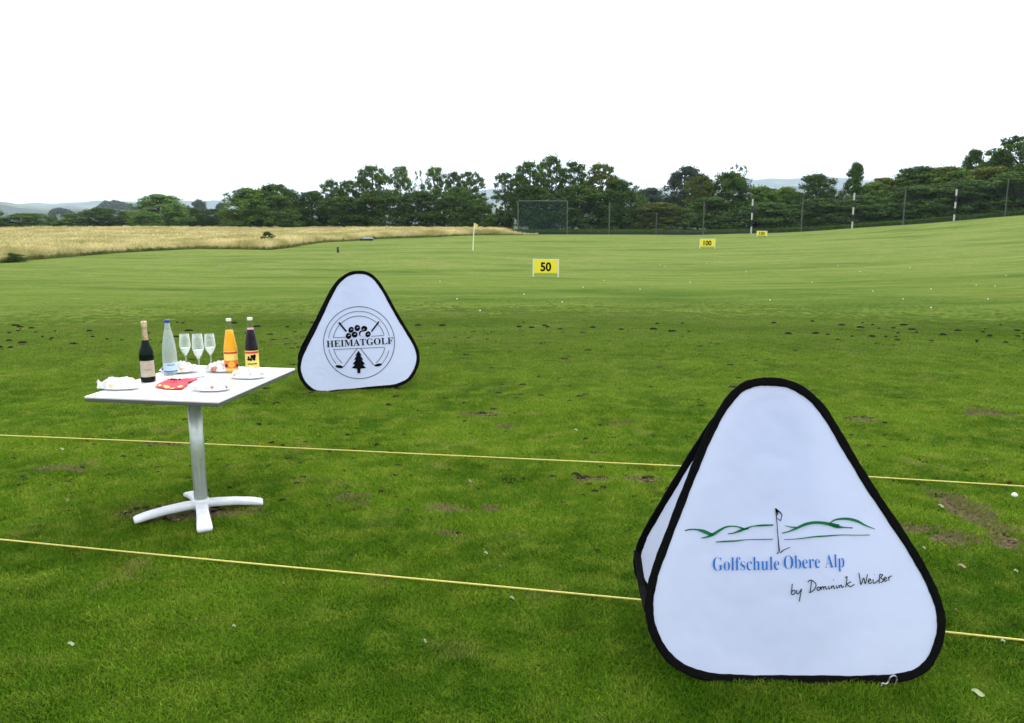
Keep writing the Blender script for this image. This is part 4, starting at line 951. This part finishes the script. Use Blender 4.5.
def plate(x0, x1, yb, seed, label, ear=None, dark=True, sy=1.0):
    rg = random.Random(seed); pc = onz((x0+x1)/2, yb, TZ); w = (x1-x0)/F*(pc[1]*.984+.17)/2
    c = pc+np.array([0, w*.55*sy, 0]); q = empty('wrapped_plate', (c[0], c[1], TZ), label, 'plate', 0, 'wrapped snack plates on the table')
    mb = MB(); n = 40; mb.loft([[(r*w*math.cos(2*PI*i/n), r*w*.62*sy*math.sin(2*PI*i/n), z) for i in range(n)] for r, z in [(.55, .0), (.60, .002), (.97, .013), (1.0, .016), (.96, .017), (.60, .006), (.05, .005)]])
    mb.build('plate', m_plate, q, smooth=True)
    for i in range(11):
        a = rg.random()*2*PI; r = math.sqrt(rg.random())*.68; X, Y = r*w*math.cos(a), r*w*.6*sy*math.sin(a); s = rg.uniform(.020, .030); m = rg.choice([m_bun, m_bun, m_ham, m_bun, m_olive if dark else m_bun, m_lett])
        mb = MB(); ph = rg.random()*6; mb.loft([[(X+s*rr_*math.cos(ph+2*PI*j/12)*(1.4), Y+s*rr_*math.sin(ph+2*PI*j/12), .008+zz*s) for j in range(12)] for rr_, zz in [(.6, 0), (.95, .15), (1, .5), (.8, .95), (.3, 1.15)]])
        mb.build('snack', m, q, smooth=True)
    mb = MB(); K, n = 14, 48; vs = []
    for kk in range(K+1):
        s = kk/K
        for i in range(n):
            a = 2*PI*i/n; wr = 1+.05*math.sin(a*7+seed)+.04*math.sin(a*13+seed*2); zz = .018+.042*(1-s**2.6)*(1+.15*math.sin(a*2+seed))+.008*math.sin(a*5+s*9+seed)*s*(1-s)*4+.004*math.sin(a*11-s*14)*s*(1-s)*4
            if s > .93: zz = .012
            vs.append((s*w*1.04*wr*math.cos(a), s*w*.66*sy*wr*math.sin(a), zz))
    mb.add(vs, [(kk*n+i, kk*n+(i+1) % n, (kk+1)*n+(i+1) % n, (kk+1)*n+i) for kk in range(K) for i in range(n)])
    if ear:   # a gathered corner of film standing up
        ex = ear*w*.98
        for i in range(7):
            a = -.5+i*.16; mb.add([(ex, -.02+i*.004, .02), (ex+ear*(-.035+.004*i), -.012+i*.006, .022), (ex+ear*(.004+.001*i), math.sin(i)*.008, .058-abs(i-2)*.004)], [(0, 1, 2)])
    mb.build('film', m_film, q)
plate(94, 137, 391, 1, 'film-wrapped snack plate at the left corner of the table, its film standing up', ear=-1, sy=.8)
plate(188, 228, 392.5, 2, 'film-wrapped snack plate at the near corner of the table, right of the red napkin')
plate(228, 264, 380, 3, 'film-wrapped snack plate in front of the two juice bottles')
plate(157, 195, 374, 4, 'film-wrapped snack plate behind the water bottle and left flute')
plate(202, 236, 373, 5, 'film-wrapped snack plate behind the right flute and orange juice')
# napkin / leaflet and its small dark trinket
m_rnap = nmat('red_napkin', (.68, .03, .06), (.78, .07, .10), 30, .7); m_ynap = mat('yellow_print', (.85, .62, .08), .7)
pc = onz(172, 385, TZ); q = empty('napkin', (pc[0], pc[1], TZ+.001), 'red folded napkin with yellow pattern along its front edge', 'napkin')
def pz(x, y, dz=0): return rel(q, onz(x, y, TZ+.001+dz))
c4 = [pz(154, 388.5), pz(181, 390.5), pz(197, 379), pz(167, 380.5)]
def nap(u, v, dz=0):
    ju = u+.03*math.sin(v*9)+.02*math.sin(v*23); jv = v+.035*math.sin(u*7+1)
    p = (c4[0]*(1-ju)+c4[1]*ju)*(1-jv)+(c4[3]*(1-ju)+c4[2]*ju)*jv
    return p+np.array([0, 0, .004+.006*(1+math.sin(u*8+v*3))*.5+.007*max(0, math.sin(v*7-u*2))+dz])
NU, NV = 22, 16; mb = MB()
for dz in (0, -.0035): mb.add([nap(i/NU, j/NV, dz) for j in range(NV+1) for i in range(NU+1)], [(j*(NU+1)+i, j*(NU+1)+i+1, (j+1)*(NU+1)+i+1, (j+1)*(NU+1)+i) for j in range(NV) for i in range(NU)])
mb.build('cloth', m_rnap, q, smooth=True)
mb = MB()
for cu, cv, ru, rv in ((.12, .10, .06, .06), (.38, .13, .12, .09), (.62, .08, .07, .05), (.84, .16, .08, .09)):
    mb.add([nap(cu, cv, .001)]+[nap(cu+ru*math.cos(t)*(1+.2*math.sin(3*t)), cv+rv*math.sin(t), .001) for t in [2*PI*k/14 for k in range(14)]], [(0, 1+k, 1+(k+1) % 14) for k in range(14)])
mb.build('edge_pattern', m_ynap, q)
pc = onz(175, 381.5, TZ+.009); mb = MB(); rg = random.Random(2)
for i in range(9):
    X, Y, s = rg.uniform(-.025, .025), rg.uniform(-.008, .008), rg.uniform(.005, .009); mb.lathe([(s*.4, 0), (s, s*.4), (s, s), (s*.4, s*1.5)], (X, Y, .0), 10)
o = mb.build('grape_sprig', mat('dark_berry', (.02, .015, .03), .3), label='small dark sprig lying on the red napkin', cat='garnish'); o.location = (pc[0], pc[1], TZ+.016)

# ------------------------------------------------------------------ ropes
def rope(pts, label):
    P = []
    for x, y in pts: P.append(onz(x, y, .034))
    out = []
    for i in range(len(P)-1):
        n = max(2, int(np.linalg.norm(P[i+1]-P[i])/.12))
        for k in range(n): p = P[i]+(P[i+1]-P[i])*k/n; out.append(p)
    out.append(P[-1]); o0 = out[0].copy(); o0[2] = 0
    for i, p in enumerate(out): p[2] = .030+.002*math.sin(i*.17); p[1] += .003*math.sin(i*.11)
    mb = MB(); mb.tube([p-o0 for p in out], .0042, 8)
    o = mb.build('rope', m_yellow_rope, None, smooth=True, label=label, cat='rope', group='yellow ropes across the tee'); o.location = tuple(o0)
rope([(-420, 500), (-100, 529.5), (0, 538.5), (300, 567), (470, 583), (635, 598.5), (792, 614), (948, 631), (1024, 639), (1400, 680)], 'yellow rope stretched low across the grass, the one nearer the camera')
rope([(-420, 413), (0, 434.5), (330, 449), (500, 457), (680, 465.5), (870, 476.5), (1024, 485.5), (1400, 508)], 'yellow rope stretched behind the table foot and the large banner, the farther one')

# ------------------------------------------------------------------ yardage boards, flag, small range things
m_byel = mat('board_yellow', (.86, .74, .02), .5); m_brow = mat('leg_pale', (.72, .70, .60), .5)
def board(px0, px1, y0, yb, yg, r, txt, label):
    pc = at_r((px0+px1)/2, yg, r); az_, r = ground_hit((px0+px1)/2, yg); pc = at_r((px0+px1)/2, yg, r); gz = float(height(np.array([az_]), np.array([float(r)]))[0])
    s = r/F*1.0; w = (px1-px0)*s; zt = at_r((px0+px1)/2, y0, r)[2]-gz; zb = at_r((px0+px1)/2, yb, r)[2]-gz
    q = empty('distance_board', (pc[0], pc[1], gz), label, 'sign', -az_*.6, 'yellow distance boards on the range')
    mb = MB(); mb.bbox((0, 0, (zt+zb)/2), (w-.10, .03, zt-zb-.04), .01); bd_ = mb.build('board', m_byel, q)
    for sx in (-1, 1):
        mb = MB(); mb.lathe([(.035, -.1), (.035, zt), (.02, zt+.02)], (sx*(w/2-.02), .0, 0), 8); mb.build('leg', m_brow, q)
    mb = MB(); mb.tube([(-w/2, 0, zt), (w/2, 0, zt)], .022, 6); mb.build('top_rail', m_brow, q)
    mb = MB(); v, f = text_mesh(txt, False, .035); x0, x1 = v[:, 0].min(), v[:, 0].max(); yy = v[:, 1].max(); th = (zt-zb)*.62; tw = w*(.42 if len(txt) == 2 else .52)
    mb.add([(((a-x0)/(x1-x0)-.5)*tw, -.018, (zt+zb)/2-th/2+b_/yy*th) for a, b_ in v], f); mb.build('number', m_blackink, q)
def dig(t): return t
board(533, 558.5, 259.5, 273.5, 277, 45, '50', 'yellow board numbered 50, nearest of the distance boards')
board(700, 714.5, 239, 246.8, 248.6, 81, '100', 'yellow board numbered 100, middle of the distance boards')
board(757, 766.5, 231, 235.6, 237, 113, '150', 'small yellow board numbered 150, farthest of the distance boards')
m_flag = mat('pale_yellow_flag', (.90, .70, .12), .7); m_pin = mat('cream_pin', (.80, .76, .52), .5)
az_, rf = ground_hit(473, 250.6); gp = at_r(473, 250.6, rf); gp[2] = float(height(np.array([az_]), np.array([rf]))[0]); tz = at_r(474, 223, rf)[2]-gp[2]
q = empty('flagstick', tuple(gp), 'slim golf flagstick with small yellow flag on the range, above a low mown green', 'flag')
mb = MB(); mb.tube([(0, 0, -.05), (.05, 0, tz*.5), (.14, 0, tz)], .045, 8); mb.build('stick', m_pin, q)
mb = MB(); mb.add([(.14, 0, tz), (.14, 0, tz-.45), (.30, .04, tz-.35), (.46, .0, tz-.17), (.30, -.04, tz-.06), (.14, .012, tz), (.14, .012, tz-.45), (.30, .052, tz-.35), (.46, .012, tz-.17), (.30, -.028, tz-.06)], [(0, 1, 2, 4), (4, 2, 3), (5, 9, 7, 6), (9, 8, 7), (0, 4, 9, 5), (1, 6, 7, 2), (4, 3, 8, 9), (2, 7, 8, 3)]); mb.build('flag', m_flag, q)
# low boat-like grey mower cover at the meadow edge and a black marker
def on_range(x, y):
    a, r = ground_hit(x, y); return np.array([r*math.sin(a), r*math.cos(a), float(height(np.array([a]), np.array([r]))[0])]), r
p, r = on_range(367, 240.6); m_cover = mat('grey_blue_shell', (.13, .17, .19), .35)
q = empty('mower', tuple(p), 'low grey robotic mower parked at the edge of the tall meadow grass', 'mower'); s = r/F
mb = MB()
mb.loft([[(13/2*s*kx*math.copysign(abs(math.cos(t))**.7, math.cos(t)), .55*kx*math.copysign(abs(math.sin(t))**.7, math.sin(t)), z) for t in [2*PI*i/24 for i in range(24)]] for kx, z in [(.94, .17), (1, .21), (.92, .27), (.70, .34), (.40, .39), (.15, .41)]]); mb.build('shell', m_cover, q, smooth=True)
mb = MB(); mb.bbox((0, 0, .11), (11.5*s, .95, .16), .03); mb.build('chassis', m_pb, q)
for sx in (-1, 1):
    mb = MB(); mb.tube([(sx*.6, -.52, .14), (sx*.6, -.46, .14)], .15, 14); mb.build('wheel', m_pb, q)
p, r = on_range(338, 252.6); s = r/F; mb = MB(); mb.lathe([(.09, -.05), (.09, .26), (.06, .28), (.06, .32), (.10, .33), (.10, .42), (.04, .44)], (0, 0, 0), 12)
o = mb.build('marker_post', m_pb, label='short black marker stub standing alone on the turf before the meadow', cat='marker'); o.location = tuple(p)
# green shrub in the meadow kink and dark weeds at the far left edge
def shrub(x, y, w, h, label, tint='d'):
    p, r = on_range(x, y); q = empty('shrub', tuple(p), label, 'shrub'); cm, tm = tree_meshes('bush', tint, 0)
    for nm, me in (('stem', tm), ('foliage', cm)):
        c = bpy.data.objects.new(nm, me); COL.objects.link(c); c.parent = q; c.scale = (w, w, h)
shrub(268, 247.5, 1.7, 1.5, 'dark green shrub standing in the tall grass where the meadow edge bends')
shrub(8, 262, 2.3, .55, 'low dark weeds at the left end of the meadow edge')

# golf balls on the range
m_ball = mat('golf_ball', (.82, .82, .80), .4)
mb = MB(); mb.lathe([(.021*math.sin(PI*i/10)+.0002, .021-.021*math.cos(PI*i/10)) for i in range(11)], n=16); ball0 = None
BALLS = [(562, 303), (457, 300), (524, 295), (873, 292), (931, 290), (976, 286), (995, 287), (931, 309), (707, 264), (665, 267), (660, 265), (838, 266), (860, 272), (799, 266), (746, 272), (604, 281), (583, 288), (690, 283), (812, 283), (903, 300),
         (640, 290), (988, 300), (1006, 276), (480, 312), (440, 282), (498, 281), (770, 301), (720, 262), (910, 268)]
for i, (px, py) in enumerate(BALLS):
    p, r = on_range(px, py)
    if ball0 is None: ball0 = mb.build('golf_ball', m_ball, None, True); o = ball0
    else: o = ball0.copy(); COL.objects.link(o)
    k = .75; o.scale = (k, k, k); o.location = (p[0], p[1], p[2]+.01); setp(o, 'white golf ball lying out on the paler range turf', 'golf ball', 'golf balls out on the range')
o = ball0.copy(); COL.objects.link(o); p = onz(1014, 499.5); o.scale = (.85, .85, .85); o.location = (p[0], p[1], .008); setp(o, 'white golf ball in the grass beside the bare earth patch', 'golf ball', 'golf balls on the tee')

# fallen leaves
m_lf = nmat('pale_leaf', (.28, .36, .14), (.42, .46, .26), 60, .6); m_lb = nmat('brown_leaf', (.20, .15, .07), (.34, .28, .15), 60, .7)
def leaf(px, py, ln, rz, m, label):
    ln *= .72
    p = onz(px, py, .026); mb = MB(); K = 8; vs = []
    for i in range(K+1):
        s = i/K; w = ln*.22*math.sin(PI*min(1, s*.92+.04))**.8; x_ = (s-.5)*ln; vs += [(x_, -w, .004*math.sin(s*6)), (x_, 0, -.003), (x_, w, .006+.003*math.sin(s*5))]
    fs = [(3*i+j, 3*i+j+1, 3*i+4+j, 3*i+3+j) for i in range(K) for j in range(2)]; mb.add(vs, fs); n0 = len(vs)
    mb.add([(a, b_, c-.0008) for a, b_, c in vs], [f[::-1] for f in fs])
    o = mb.build('fallen_leaf', m, None, True, label, 'leaf'); o.location = tuple(p); o.rotation_euler = (.1, .15, rz)
for a in [(978, 693, .060, -.6, m_lf, 'pale green fallen leaf right of the large banner foot'), (962, 566, .058, -.1, m_lb, 'brown fallen leaf below the bare earth patch'), (1016, 571, .034, .1, m_lf, 'pale leaf right of the brown leaf at the photo edge'),
          (1003, 641, .032, .2, m_lf, 'pale leaf just under the near rope at the right'), (71, 644, .036, .3, m_lf, 'pale leaf alone in the lower left of the grass'), (234, 626, .022, .8, m_lf, 'round pale bit of leaf below the table and near rope'),
          (486, 553, .028, .2, m_lf, 'pale leaf above the near rope, mid picture'), (512, 598, .030, 0, m_lf, 'pale leaf just below the near rope, mid picture'), (500, 566, .018, .3, m_lb, 'tiny brown leaf between two pale ones near the rope'), (425, 641, .022, -.6, m_lf, 'tiny pale leaf in the middle of the lower lawn'),
          (67, 500, .040, .0, m_lb, 'brownish leaf between the ropes left of the table foot'), (941, 506, .045, -.4, m_lf, 'pale stick-like leaf left of the bare earth patch'), (924, 548, .026, -.3, m_lf, 'pale leaf close to the right rim of the large banner'),
          (576, 430, .045, .2, m_lf, 'pale leaf beyond the far rope, mid picture'), (470, 481, .040, -.5, m_lb, 'pale brown leaf just before the far rope'), (62, 449, .040, .2, m_lf, 'white speck of leaf below the far rope at the left'), (283, 583, .014, .1, m_lb, 'tiny leaf caught on the near rope'),
          (956, 610, .020, .3, m_lb, 'small reddish leaf beside the right rim of the large banner')]:
    leaf(*a)
# soil clods and dark lumps for shaded divots, loose earth nobody could count
mb = MB(); rg = random.Random(11)
def clod_or_divot_shade(px, py, s):
    p = onz(px, py); 
    if py < 322: return
    X, Y = p[0], p[1]; n = 9; ph = rg.random()*6; zz = bumps(np.array([X]), np.array([Y]), np.array([math.hypot(X, Y)]))[0]
    rings = []
    for k_, z_ in ((1.0, 0), (.85, .35), (.5, .62), (.1, .7)): rings.append([(X+s*k_*(1.5+.3*math.sin(3*a+ph))*math.cos(a), Y+s*k_*(1+.25*math.sin(2*a+ph))*math.sin(a), zz+z_*(s*.5+.016)) for a in [2*PI*i/n for i in range(n)]])
    mb.loft(rings)
for i in range(230): clod_or_divot_shade(rg.uniform(-60, 1080), rg.gauss(336, 11), rg.uniform(.012, .045))
for i in range(170): clod_or_divot_shade(rg.uniform(-60, 1080), rg.uniform(340, 410), rg.uniform(.012, .036))
for i in range(430): clod_or_divot_shade(rg.uniform(-60, 1080), rg.gauss(455, 34), rg.uniform(.008, .022))
for i in range(60): clod_or_divot_shade(rg.uniform(-60, 1080), rg.uniform(520, 700), rg.uniform(.004, .009))
tan = MB()
for cx_, cy_, rx, ry in SPOTS:
    for i in range(int(40+900*rx*ry)):
        a = rg.random()*6.28; q_ = math.sqrt(rg.uniform(.02, 1.0)); edge = i % 3 == 0
        if edge: a = rg.uniform(.15*PI, .85*PI); q_ = rg.uniform(.78, 1.02)     # dark crumbs stand in for shade at the divot's far lip
        X, Y = cx_+rx*q_*math.cos(a), cy_+ry*q_*math.sin(a); s_ = rg.uniform(.005, .014) if not edge else rg.uniform(.008, .020); n = 7; ph = rg.random()*6
        (mb if edge or rg.random() < .3 else tan).loft([[(X+s_*k_*(1.3+.3*math.sin(2*t+ph))*math.cos(t), Y+s_*k_*math.sin(t), z_*s_*.9) for t in [2*PI*j/n for j in range(n)]] for k_, z_ in ((1, 0), (.8, .5), (.2, .8))])
tan.build('dry_thatch', nmat('thatch', (.10, .08, .042), (.28, .23, .12), 60, .95, spec=.05), None, True, 'tan crumbs of dry thatch in the bare spots of the tee', kind='stuff')
mb.build('soil_and_divot_shade', nmat('soil', (.010, .009, .005), (.036, .029, .015), 40, .95, spec=.05), None, True, 'dark crumbs of earth and stand-in divot shade scattered over the tee', kind='stuff')  # dark soil material also serves as the stand-in divot shade
# dead thatch in the bare patches
print('tufts', NG)
